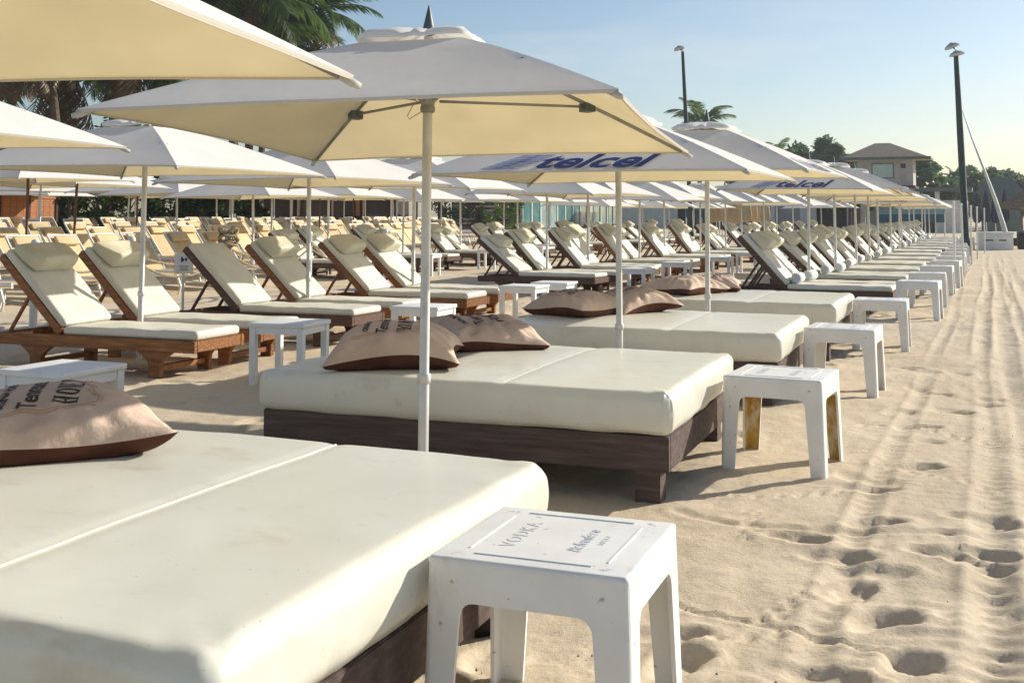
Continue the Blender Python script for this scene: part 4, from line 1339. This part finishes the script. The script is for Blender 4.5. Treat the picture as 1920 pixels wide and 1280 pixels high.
mb.box(-.040, -.018, -.0085, -.007, .75, .82); mb.box(-.018, .0, -.0085, -.007, .765, .795); mb.box(.012, .040, -.0085, -.007, .765, .805)
mb.box(-.06, .06, -.0085, -.007, .695, .703); mb.box(-.05, .05, -.0085, -.007, .670, .678); mb.box(-.055, .055, -.0085, -.007, .645, .653)
mb.build('print_mark', M['navy'], sg)
MB().box(-.015, .015, .007, .022, -.1, .73).build('stake', M['postwhite'], sg)

# ------------------------------------------------------------------ palms and trees
def frond_mesh(name, L, droop, seed, material, npair=34):
    r = random.Random(seed)
    mb = MB()
    pts, ang = [], 0.0
    p = Vector((0, 0, 0))
    N = 14
    for k in range(N + 1):
        pts.append(p.copy())
        a = -droop * (k / N) ** 1.5
        p = p + Vector((math.cos(a), 0, math.sin(a))) * (L / N)
    mb.tube([tuple(q) for q in pts], [.035 * (1 - .85 * k / N) for k in range(N + 1)], 4)
    for k in range(npair):
        s = .10 + .89 * k / (npair - 1)
        f = s * N; i = min(int(f), N - 1)
        q = pts[i].lerp(pts[i + 1], f - i)
        tan = (pts[i + 1] - pts[i]).normalized()
        for sd in (-1, 1):
            l = L * (.06 + .22 * math.sin(math.pi * min(1, s * .93 + .06)) ** .7) * r.uniform(.85, 1.15)
            fw = r.uniform(.45, .75)
            d = (tan * fw + Vector((0, sd, 0)) * .85 + Vector((0, 0, -.15 - .35 * r.random()))).normalized()
            w = tan * (.026 * L / 3 + .012)
            m_ = q + d * l * .5 + Vector((0, 0, -.02))
            e = q + d * l + Vector((0, 0, -.22 * l))
            mb.add([q - w * .6, q + w * .6, m_ + w, e, m_ - w], [(0, 1, 2, 4), (4, 2, 3)])
    return mb.mesh(name, material)
fr_mesh = [frond_mesh('frond', 3.2, d, i, M['frond'], 46) for i, d in enumerate((1.2, 1.5, 1.0))]
fr_dead = frond_mesh('dry_frond', 2.7, .5, 9, M['frond_dead'], 26)

def palm(x, y, height, label, group, seed, nf=20, s=1.0, lean=(.3, .2), dead=4):
    r = random.Random(seed)
    z0 = gz(x, y)
    t = empty('palm_tree', (x, y, z0))
    tag(t, label, 'palm tree', group)
    mb = MB()
    pts = []
    for k in range(9):
        q = k / 8
        pts.append((lean[0] * q * q, lean[1] * q * q, -.2 + (height + .2) * q))
    mb.tube(pts, [.19 - .07 * k / 8 + (.05 if k == 0 else 0) for k in range(9)], 9)
    mb.build('trunk', M['trunk'], t, smooth=True)
    top = Vector(pts[-1])
    for k in range(nf):
        el = -25 + 100 * ((k + .5) / nf) ** .9 + r.uniform(-8, 8)
        o = obj('frond', fr_mesh[k % 3], t, loc=top, rot=(0, -R(el), 0))
        o.rotation_euler = (Matrix.Rotation(k * 2.399 + r.uniform(-.2, .2), 4, 'Z') @ Matrix.Rotation(-R(el), 4, 'Y') @ Matrix.Rotation(r.uniform(-.4, .4), 4, 'X')).to_euler()
        sc = s * r.uniform(.85, 1.1)
        o.scale = (sc, sc, sc)
    for k in range(dead):
        o = obj('dry_frond', fr_dead, t, loc=top)
        o.rotation_euler = (Matrix.Rotation(k * 1.7 + r.uniform(-.4, .4), 4, 'Z') @ Matrix.Rotation(R(r.uniform(48, 72)), 4, 'Y')).to_euler()
        o.scale = (s, s, s)
    return t
GP = 'tall palms behind the beach club'
palm(-29, 38.4, 10.6, 'tall dark palm rising behind the huge umbrella edge, upper left', GP, 1, 22, 1.25, (.4, .5))
palm(-29.3, 44.4, 10.8, 'tall palm with fronds against the sky left of the dark finial', GP, 2, 22, 1.05, (.5, .4))
palm(-31, 42.5, 10.2, 'palm crown between the two tallest palms, upper left', GP, 3, 22, 1.15, (-.3, .3))
palm(-30, 30.2, 8.2, 'palm with slanting trunk seen between the two upper left umbrellas', GP, 4, 20, 1.1, (-.8, -.4), 7)
palm(-30.5, 33.0, 8.4, 'palm with straight trunk above the half-shaded umbrella', GP, 5, 20, 1.15, (.2, .3), 7)
palm(-31, 28.0, 7.9, 'palm with dry brown fronds at the left edge', GP, 6, 20, 1.1, (.3, .3), 9)
palm(-33, 35.8, 8.6, 'dark palm filling the gap under the huge umbrella', GP, 7, 22, 1.3, (.3, .3), 6)
palm(-30.5, 40.6, 9.4, 'shorter palm tucked under the tallest upper left palm', GP, 21, 24, 1.35, (.2, .2))
palm(-33, 45.0, 10.2, 'palm half hidden behind the top of the finial umbrella', GP, 22, 24, 1.2, (.2, .2))
palm(-31.5, 44.0, 8.8, 'low palm under the upper left crowns', GP, 23, 24, 1.3, (.2, .2))
palm(-34, 33.5, 7.6, 'dark palm behind the slanting trunk', GP, 24, 24, 1.4, (.2, .2), 8)
palm(-32.5, 38.0, 8.0, 'dark low palm left of the tallest palm', GP, 25, 24, 1.4, (.2, .2), 6)
palm(-18.2, 76, 7.6, 'lone palm crown beside the thinner lamp post', GP, 8, 18, .85, (.3, .2), 2)
palm(-19.4, 112, 6.9, 'far palm to the left of the dense trees near the lookout hut', GP, 9, 20, .85, (.4, .2), 2)
palm(-3.0, 135, 5.0, 'far palm in the tree line right of the lookout hut', GP, 11, 18, .8, (.2, .2), 2)
palm(3.2, 150, 4.6, 'farthest palm at the right edge of the tree line', GP, 12, 18, .9, (.2, .2), 2)

def leaf_cloud(mb, c, rad, n, size, r, squash=.8):
    for k in range(n):
        d = Vector((r.gauss(0, 1), r.gauss(0, 1), r.gauss(0, 1)))
        d = d.normalized() * (r.random() ** .45)
        p = Vector(c) + Vector((d.x * rad, d.y * rad, d.z * rad * squash))
        a = Vector((r.uniform(-1, 1), r.uniform(-1, 1), r.uniform(-.6, .6))).normalized()
        b = a.cross(Vector((r.uniform(-1, 1), r.uniform(-1, 1), r.uniform(-1, 1)))).normalized()
        s = size * r.uniform(.6, 1.3)
        mb.add([p - a * s, p - b * s * .45, p + a * s, p + b * s * .45], [(0, 1, 2, 3)])

def leafy_tree(name, x, y, hgt, rad, label, cat, group, seed, m_='leaf_far', n=26, leaf=.16, per=90, low=.25, trunk=True):
    r = random.Random(seed)
    t = empty(name, (x, y, gz(x, y)))
    tag(t, label, cat, group)
    crown = MB(); tr = MB()
    tr.tube([(0, 0, -.2), (.05, 0, hgt * .3), (.1, .05, hgt * .62)], [.035 * hgt * .6 + .02, .025 * hgt * .6 + .015, .03], 7)
    for k in range(n):
        a = r.uniform(0, 6.28); q = r.random() ** .5
        zz = low + (1 - low) * r.random() ** .8
        prof = math.sin(math.pi * min(1, (zz - low) / (1 - low) * .80 + .18))
        c = (math.cos(a) * q * rad * prof, math.sin(a) * q * rad * prof, hgt * zz * .93)
        leaf_cloud(crown, c, rad * r.uniform(.20, .34), per, leaf, r)
        if k % 3 == 0:
            tr.tube([(.05, 0, hgt * (.15 + .35 * zz)), (c[0] * .6, c[1] * .6, (hgt * (.2 + .3 * zz) + c[2]) / 2), c], [.02 * hgt * .35 + .01, .018, .008], 5)
    tr.build('trunk', M['trunk'], t, smooth=True)
    crown.build('crown', M[m_], t)
    return t
GTREE = 'far trees beyond the beach'
far_trees = [(-17.0, 112, 8.6, 3.0, 'dense round tree right of the far palm'), (-14.2, 110, 9.0, 3.0, 'tallest dense tree left of the lookout hut'), (-11.6, 116, 8.2, 2.8, 'dense tree touching the lookout hut roof'),
             (-4.6, 98, 6.3, 2.3, 'leafy tree against the right wall of the lookout hut'), (-8.8, 125, 6.6, 2.6, 'leafy tree behind the lookout hut'),
             (-3.4, 112, 4.9, 2.0, 'low leafy tree right of the lookout hut'), (-1.9, 128, 6.8, 2.9, 'feathery tree left of the thick lamp post'),
             (.4, 122, 6.4, 2.7, 'feathery tree just right of the thick lamp post'), (2.2, 130, 6.2, 2.8, 'feathery tree behind the leaning mast'),
             (4.4, 140, 5.6, 2.8, 'dark tree right of the pointed grey roof'), (5.6, 150, 4.8, 2.6, 'last dark tree at the right edge'), (-6.6, 112, 5.2, 2.2, 'low tree at the foot of the lookout hut'),
             (0.4, 150, 5.4, 2.6, 'blue-green tree behind the navy closed parasols'), (7.5, 170, 5.0, 3.0, 'faint tree beyond the right edge trees'),
             (-19.6, 118, 7.2, 2.6, 'leafy tree under the far palm left of the dense trees'), (-9.6, 104, 6.2, 2.4, 'leafy tree against the left wall of the lookout hut'), (-22.5, 118, 6.6, 2.6, 'leftmost of the far dense trees, under the lone palm'),
             (-12.6, 106, 8.0, 2.6, 'bushy tree just left of the lookout hut roof'), (-10.2, 94, 6.0, 2.0, 'tree screening the left side of the lookout hut'), (-15.6, 104, 7.4, 2.6, 'bushy tree below the tallest dense tree'),
             (-.9, 112, 5.2, 2.2, 'low bushy tree directly behind the thick lamp post'), (-2.6, 120, 5.8, 2.4, 'bushy tree between the lookout hut and thick lamp post'), (3.0, 116, 4.9, 2.2, 'low bushy tree right of the leaning mast')]
for i, (x, y, h, r_, lab) in enumerate(far_trees):
    leafy_tree('leafy_tree', x, y, h, r_, lab, 'tree', GTREE, 40 + i, 'leaf_far', 34, .30, 80)
GH = 'shrubs behind the tan loungers'
sh = [(-29.3, 29.8, 2.6, 1.1, 'bright'), (-29.6, 31.4, 3.0, 1.2, 'bright'), (-29.8, 33.3, 2.8, 1.3, 'dark'), (-29.8, 35.2, 3.2, 1.3, 'dark'), (-29.6, 37.2, 2.7, 1.2, 'dark'), (-30.0, 39.3, 3.0, 1.3, 'dark'),
      (-30.0, 41.5, 3.0, 1.3, 'dark'), (-31, 62.5, 3.4, 1.6, 'dark'), (-30.6, 66.5, 3.6, 1.7, 'bright'), (-30, 69.5, 3.0, 1.5, 'bright'), (-32, 74, 4.2, 2.0, 'dark'), (-33, 31, 5.0, 1.8, 'dark'), (-33.5, 36.5, 5.2, 2.0, 'dark'), (-33.5, 27.0, 5.0, 1.9, 'dark')]
for i, (x, y, h, r_, c) in enumerate(sh):
    leafy_tree('shrub', x, y, h, r_, f'{ORD[i]} {"bright green" if c == "bright" else "dark green"} shrub from the left, behind the tan loungers', 'shrub', GH, 80 + i,
               'leaf_bright' if c == 'bright' else 'leaf', 22, .13, 70, .05)

# ------------------------------------------------------------------ backdrop buildings
fe = empty('board_fence', (-29, 24.2, gz(-29, 25)))
tag(fe, 'orange stained timber fence at the left edge behind tan loungers', 'fence')
bmh = MB().box(-.02, .02, .006, .274, .12, 1.62).mesh('board', M['orange_wood'])
for k in range(17):
    obj('board', bmh, fe, loc=(0, .28 * k, 0))
for k in range(5):
    MB().box(-.06, .06, 1.19 * k - .05, 1.19 * k + .05, 0, 1.76).build('post', M['dark_wood'], fe)
MB().box(-.05, .05, -.1, 4.9, 1.625, 1.70).build('top_rail', M['orange_wood'], fe)

rs = empty('dark_timber_bar', (-33.5, 40.5, gz(-33, 45)))
tag(rs, 'long low dark timber bar behind the tan loungers, left half', 'building')
L = 22
bd = MB().box(-.03, .03, .004, .546, 0, 2.9).mesh('wall_board', M['dark_wood'])
for k in range(int(L / .55)):
    obj('wall_board', bd, rs, loc=(0, .55 * k, 0))
pm_ = MB().box(-.09, .09, -.09, .09, 0, 2.95).mesh('post', M['dark_wood'])
for k in range(8):
    obj('post', pm_, rs, loc=(2.2, k * L / 7, 0))
rf = MB().prism([(2.9, 2.96), (-.2, 3.9), (-3.4, 2.96), (-3.2, 2.84), (-.2, 3.72), (2.8, 2.84)][::-1], -.6, L + .6).build('roof', M['roof_tan'], rs)
for k, (y0, m_) in enumerate(((15.5, 'orange_wood'), (4.2, 'dark_wood'), (9.6, 'orange_wood'))):
    d = MB().box(.035, .075, y0, y0 + 1.0, 0, 2.15).build('door', M[m_], rs)
    MB().box(.076, .11, y0 + .85, y0 + .88, .95, 1.1).build('handle', M['rib'], d)
for k in range(3):
    MB().box(.4, 1.2, 2.5 + k * 6, 5.0 + k * 6, 0, 1.05).build('counter', M['dark_wood'], rs)

sc_ = empty('slatted_screen', (-31, 63.8, 0), (0, 0, R(-14)))
sc_.location.z = gz(-31, 64)
tag(sc_, 'brown horizontal slat screen behind the main umbrella pole', 'screen')
slm = MB().box(-.03, .03, 0, 4.4, 0, .16).mesh('slat', M['dark_wood'])
for k in range(11):
    obj('slat', slm, sc_, loc=(0, 0, .25 + k * .27))
for k in range(3):
    MB().box(-.13, -.035, k * 2.15, k * 2.15 + .1, 0, 3.2).build('post', M['dark_wood'], sc_)

gb = empty('glass_pavilion', (-33, 80, gz(-31, 85)))
tag(gb, 'teal glass pavilion with pale columns behind the wordmark umbrella', 'building')
for k in range(14):
    MB().box(-.02, .02, k * 1.9 + .12, k * 1.9 + 1.82, .1, 3.3).build('pane', M['glass_pale' if k in (2, 3, 8) else 'glass_teal'], gb)
for k in range(15):
    MB().box(-.10, .10, k * 1.9 - .08, k * 1.9 + .08, 0, 3.4).build('column', M['render_white' if k % 3 else 'render_grey'], gb)
MB().box(-6, .5, -.6, 27.2, 3.402, 3.8).build('roof_slab', M['render_grey'], gb)
MB().box(-5.8, -.3, -.4, 27, .0, .098).build('floor_slab', M['render_grey'], gb)
MB().box(-5.8, -5.6, -.4, 27, .1, 3.4).build('back_wall', M['dark_wood'], gb)

def X_at(az, y): return y * math.tan(R(az))
bc = empty('beach_club_house', (0, 0, 0))
tag(bc, 'low pale beach club house with dark openings behind the far umbrellas', 'building')
Yb = 96
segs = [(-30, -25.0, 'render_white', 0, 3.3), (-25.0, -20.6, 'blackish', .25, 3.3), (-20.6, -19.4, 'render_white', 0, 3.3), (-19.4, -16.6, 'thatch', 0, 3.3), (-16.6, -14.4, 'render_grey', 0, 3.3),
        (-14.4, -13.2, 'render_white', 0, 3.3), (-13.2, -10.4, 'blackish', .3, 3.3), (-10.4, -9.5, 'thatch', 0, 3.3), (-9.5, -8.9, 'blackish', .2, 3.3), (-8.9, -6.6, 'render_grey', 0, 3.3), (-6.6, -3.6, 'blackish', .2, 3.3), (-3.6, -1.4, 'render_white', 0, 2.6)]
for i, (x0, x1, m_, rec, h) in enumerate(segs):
    MB().box(x0 + .003, x1 - .003, Yb + rec, Yb + 5, 0, h).build('wall_bay' if m_ != 'blackish' else 'opening_shade', M[m_], bc)  # openings are solid near-black boxes, their shade is in the colour
for x in (-25, -22.8, -20.6, -16.6, -13.2, -10.4, -6.6, -5.1, -3.6):
    MB().box(x - .18, x + .18, Yb - .35, Yb - .01, 0, 3.3).build('column', M['render_white'], bc)
MB().box(-30.4, -1.0, Yb - 1.0, Yb + 5.4, 3.303, 3.62).build('roof_slab', M['fascia'], bc)

def blue_bar(name, x0, x1, y, z0, z1, label):
    t = empty(name, (x0, y, 0)); tag(t, label, 'awning', 'teal canvas awnings')
    w = x1 - x0
    MB().prism([(0, z1), (0, z0), (w, z0), (w, z1)][::1], 0, .06).build('valance', M['teal'], t)
    MB().add([(0, .06, z1), (w, .06, z1), (w, 1.6, z1 + .35), (0, 1.6, z1 + .35), (0, .06, z1 - .03), (w, .06, z1 - .03), (w, 1.6, z1 + .32), (0, 1.6, z1 + .32)],
             [(0, 1, 2, 3), (7, 6, 5, 4), (0, 4, 5, 1), (1, 5, 6, 2), (2, 6, 7, 3), (3, 7, 4, 0)]).build('slope', M['teal'], t)
    n = max(2, int(w / 1.8))
    pmx = MB().lathe([(.04, -.1), (.04, z1)], 8).mesh('post', M['postwhite'])
    for k in range(n + 1):
        obj('post', pmx, t, loc=(k * w / n, .10, 0))
blue_bar('canvas_awning', -16.6, -12.6, 66, 1.25, 1.85, 'dark teal canvas awning behind the pole of the fourth umbrella')
blue_bar('canvas_awning', -6.3, -2.4, 74, .95, 1.45, 'dark teal canvas awning near the far end of the row')

# closed parasols
def closed_parasol(x, y, h, m_, label, group, seed):
    r = random.Random(seed)
    t = empty('closed_parasol', (x, y, gz(x, y))); tag(t, label, 'umbrella', group)
    MB().lathe([(.03, -.1), (.03, h)], 8).build('pole', M['postwhite'], t)
    n = 16
    prof = [(.10, .34 * h), (.20, .38 * h), (.24, .46 * h), (.19, .66 * h), (.13, .85 * h), (.05, .98 * h), (.012, 1.02 * h)]
    vs, fs = [], []
    for j, (q, z) in enumerate(prof):
        for k in range(n):
            a = 2 * math.pi * k / n
            w = 1 + (.22 if k % 2 else -.18) * (1 - j / len(prof))
            vs.append((q * w * math.cos(a), q * w * math.sin(a), z + r.uniform(-.02, .02)))
    for j in range(len(prof) - 1):
        for k in range(n):
            fs.append((j * n + k, j * n + (k + 1) % n, (j + 1) * n + (k + 1) % n, (j + 1) * n + k))
    fs.append(tuple(range(n - 1, -1, -1)))
    obj('folded_cloth', mesh_from('folded_cloth', vs, fs, M[m_]), t)
    MB().lathe([(.15, .615 * h), (.235, .62 * h), (.235, .645 * h), (.15, .65 * h)], 12).build('tie_band', M[m_], t)
for k in range(10):
    x = X_at(-12.9 + k * .30, 60 + (k % 3) * 1.2)
    closed_parasol(x, 60 + (k % 3) * 1.2, 2.7 + .12 * (k % 4), 'tan_cloth', f'{ORD[k]} closed tan parasol from the left, in the cluster under the far umbrellas', 'closed tan parasols in a cluster', 5 + k)
for k, az in enumerate((-.42, -.02, .38, .80)):
    closed_parasol(X_at(az, 72), 72 + .4 * k, 2.75 + .12 * (k % 2), 'navy_cloth', f'{ORD[k]} closed navy parasol from the left, under the far tree line', 'closed navy parasols', 25 + k)

# lookout hut
hut = empty('lookout_hut', (-6.15, 80, 0))
tag(hut, 'raised lookout hut with hipped overhanging roof above the far umbrellas', 'hut')
W2 = 1.75
MB().box(-W2, W2, -1.6, 1.6, 3.35, 5.15).build('cabin_wall', M['hut_wall'], hut)
wd = MB().box(-.85, .55, -1.66, -1.603, 3.85, 4.85).build('window', M['fascia'], hut)
MB().box(-.79, .49, -1.69, -1.662, 3.91, 4.79).build('pane', M['glass_pale'], wd)
MB().box(.98, 1.30, -1.64, -1.603, 4.50, 4.80).build('circle_sign', M['navy_cloth'], hut)  # dark square plate for the circular sign on the cabin
MB().box(.95, 1.35, -1.64, -1.603, 3.60, 4.10).build('notice_board', M['render_grey'], hut)
MB().box(-1.45, -1.15, -1.64, -1.603, 4.45, 4.75).build('notice_board', M['render_grey'], hut)
for a in (-1, 1):
    for b in (-1, 1):
        MB().box(a * 1.5 - .14, a * 1.5 + .14, b * 1.35 - .14, b * 1.35 + .14, -.2, 3.35).build('leg', M['render_grey'], hut)
MB().box(-W2 - .15, W2 + .15, -1.9, 1.9, 3.2, 3.348).build('deck', M['dark_wood'], hut)
o_ = 2.85
MB().add([(-o_, -2.4, 5.18), (o_, -2.4, 5.18), (o_, 2.4, 5.18), (-o_, 2.4, 5.18), (-.75, 0, 6.3), (.2, 0, 6.3)],
         [(0, 1, 5, 4), (1, 2, 5), (2, 3, 4, 5), (3, 0, 4), (3, 2, 1, 0)]).build('roof', M['roof_tan'], hut)
for yy in (-2.45, 2.40):
    MB().box(-o_ - .05, o_ + .05, yy, yy + .05, 5.06, 5.24).build('fascia_board', M['fascia'], hut)
for xx in (-o_ - .05, o_):
    MB().box(xx, xx + .05, -2.39, 2.39, 5.06, 5.24).build('fascia_board', M['fascia'], hut)

ho = empty('far_house', (1.15, 108, 0))
tag(ho, 'far grey-green house with flat-topped roof behind the navy parasols', 'building')
MB().box(-1.6, 1.6, 0, 4, 0, 3.2).build('wall', M['fascia'], ho)
MB().add([(-2.2, -.6, 3.2), (2.2, -.6, 3.2), (2.2, 4.6, 3.2), (-2.2, 4.6, 3.2), (-1.0, 1.2, 4.75), (.9, 1.2, 4.75), (.9, 2.8, 4.75), (-1.0, 2.8, 4.75)],
         [(0, 1, 5, 4), (1, 2, 6, 5), (2, 3, 7, 6), (3, 0, 4, 7), (4, 5, 6, 7), (3, 2, 1, 0)]).build('roof', M['fascia'], ho)

# lamp posts
def lamp_post(x, y, h, lean, heads, label, r0):
    t = empty('lamp_post', (x, y, gz(x, y)), (0, R(lean), 0)); tag(t, label, 'lamp post', 'dark lamp posts along the beach')
    MB().lathe([(r0 * 1.5, -.2), (r0 * 1.5, .5), (r0 * 1.1, .6), (r0, h * .6), (r0 * .72, h)], 12).build('shaft', M['lamp_green'], t, smooth=True)
    for k, (dx, dz, tl) in enumerate(heads):
        m_ = Matrix.Translation((dx, -.1, h + dz)) @ Matrix.Rotation(R(tl), 4, 'Y')
        mb = MB()
        mb.lathe([(.06, -.02), (.25, .0), (.27, .03), (.20, .10), (.08, .15), (.03, .18)], 14)
        mb.v = [tuple(m_ @ Vector(v)) for v in mb.v]
        hd = mb.build('lamp_head', M['lamp_head'], t, smooth=True)
        MB().tube([(0, 0, h + dz - .05), (dx, -.1, h + dz + .02)], .03, 6).build('arm', M['lamp_green'], hd)
lamp_post(-.66, 41.5, 7.05, -1.4, [(-.10, .12, -18), (.04, -.16, -10)], 'thick dark lamp post with two disc lamps, upper right', .11)
lamp_post(-12.3, 50, 8.85, -2.2, [(-.12, .10, -14)], 'thin dark lamp post with one disc lamp, left of the clouds', .10)

# leaning mast, white box, thatched parasol, pale posts
ms = empty('leaning_mast', (.80, 56, 0)); tag(ms, 'pale leaning mast right of the thick lamp post', 'mast')
MB().tube([(.1, 0, -.1), (-.12, 0, .95), (-.42, 0, 2.1), (-.86, 0, 3.5), (-1.35, 0, 5.0), (-1.80, 0, 6.55)], [.13, .11, .085, .06, .035, .018], 8).build('spar', M['mast'], ms, smooth=True)
MB().box(-.8, .5, -.3, .3, -.1, .35).build('foot_block', M['dark_wood'], ms, bevel=.05)
bx_ = empty('white_beach_box', (.30, 49.2, 0)); tag(bx_, 'white slotted box at the end of the sand path', 'box')
MB().box(-.65, .65, -.4, .4, -.05, .62).build('body', M['postwhite'], bx_, bevel=.02)
MB().box(-.69, .69, -.44, .44, .622, .70).build('lid', M['postwhite'], bx_, bevel=.02)
for xx in (-.36, .12):
    MB().box(xx, xx + .28, -.406, -.402, .36, .41).build('slot', M['blackish'], bx_)  # dark strip on the face, coloured as the shade inside a slot
lb = empty('litter_bin', (1.35, 50.2, 0)); tag(lb, 'small dark litter bin beside the white slotted box', 'bin')
MB().lathe([(.20, -.05), (.24, .1), (.25, .62), (.22, .66)], 12).build('drum', M['blackish'], lb, smooth=True)
MB().lathe([(.26, .662), (.25, .70), (.10, .78)], 12).build('lid', M['fascia'], lb, smooth=True)
def palapa(x, y, label, seed):
    t = empty('thatched_parasol', (x, y, 0)); tag(t, label, 'parasol', 'thatched parasols at the far end')
    MB().lathe([(.07, -.2), (.06, 2.6)], 8).build('pole', M['trunk'], t)
    r = random.Random(seed)
    n = 28; vs, fs = [], []
    for q, z in ((.05, 2.75), (.6, 2.45), (1.2, 2.05), (1.55, 1.75), (1.5, 1.70)):
        for k in range(n):
            a = 2 * math.pi * k / n
            vs.append((q * math.cos(a) * r.uniform(.95, 1.06), q * math.sin(a) * r.uniform(.95, 1.06), z + r.uniform(-.05, .05)))
    for j in range(4):
        for k in range(n): fs.append((j * n + k, (j + 1) * n + k, (j + 1) * n + (k + 1) % n, j * n + (k + 1) % n))
    obj('thatch', mesh_from('thatch', vs, fs, M['thatch']), t)
palapa(2.0, 62, 'thatched parasol at the right edge behind the white slotted box', 3)
palapa(3.6, 74, 'farther thatched parasol at the right edge', 4)
for i, (x, y) in enumerate(((-.62, 24.3), (-.52, 28.0), (-.42, 33.5), (-.30, 38.0), (-.10, 44.5))):
    t = empty('beach_post', (x, y, 0), (0, R(rnd.uniform(-1, 1)), 0)); tag(t, f'{ORD[i]} thin white post from the near end of the path edge', 'post', 'thin white posts along the path')
    MB().lathe([(.024, -.2), (.024, 1.60)], 10).build('shaft', M['postwhite'], t, smooth=True)
    MB().lathe([(.03, 1.602), (.034, 1.62), (.026, 1.64), (.008, 1.65)], 10).build('cap', M['postwhite'], t, smooth=True)

# ------------------------------------------------------------------ small dry bits lying on the sand
mb = MB()
r = random.Random(77)
for k in range(120):
    y = 3.1 + 12 * r.random() ** 1.6
    x = r.uniform(-1.6, .3 + .08 * y)
    a = r.uniform(0, 6.28); s = r.uniform(.003, .007)
    p = Vector((x, y, .006)); d = Vector((math.cos(a), math.sin(a), r.uniform(-.1, .3))) * s; e = Vector((-math.sin(a), math.cos(a), .1)) * s * r.uniform(.3, .8)
    u = Vector((0, 0, s * .5))
    mb.add([p - d - u, p + e - u, p + d - u, p - e - u, p + u], [(0, 1, 4), (1, 2, 4), (2, 3, 4), (3, 0, 4), (3, 2, 1, 0)])
tag(mb.build('beach_debris', M['seaweed'], None), 'tiny dark bits of seaweed scattered on the sand', 'debris', kind='stuff')

# ------------------------------------------------------------------ sea haze
hz = bpy.data.materials.new('sea_haze')
hz.use_nodes = True
hn = hz.node_tree
hn.nodes.clear()
ho_ = hn.nodes.new('ShaderNodeOutputMaterial')
hv = hn.nodes.new('ShaderNodeVolumePrincipled')
hv.inputs['Color'].default_value = (0.90, 0.95, 1.0, 1)
hv.inputs['Density'].default_value = 0.0006
hv.inputs['Anisotropy'].default_value = 0.3
hn.links.new(hv.outputs[0], ho_.inputs['Volume'])
hb = MB().box(-70, 40, -25, 215, -1.2, 16).build('haze', hz)
tag(hb, 'thin pale sea haze over the far end of the beach', 'haze', kind='stuff')
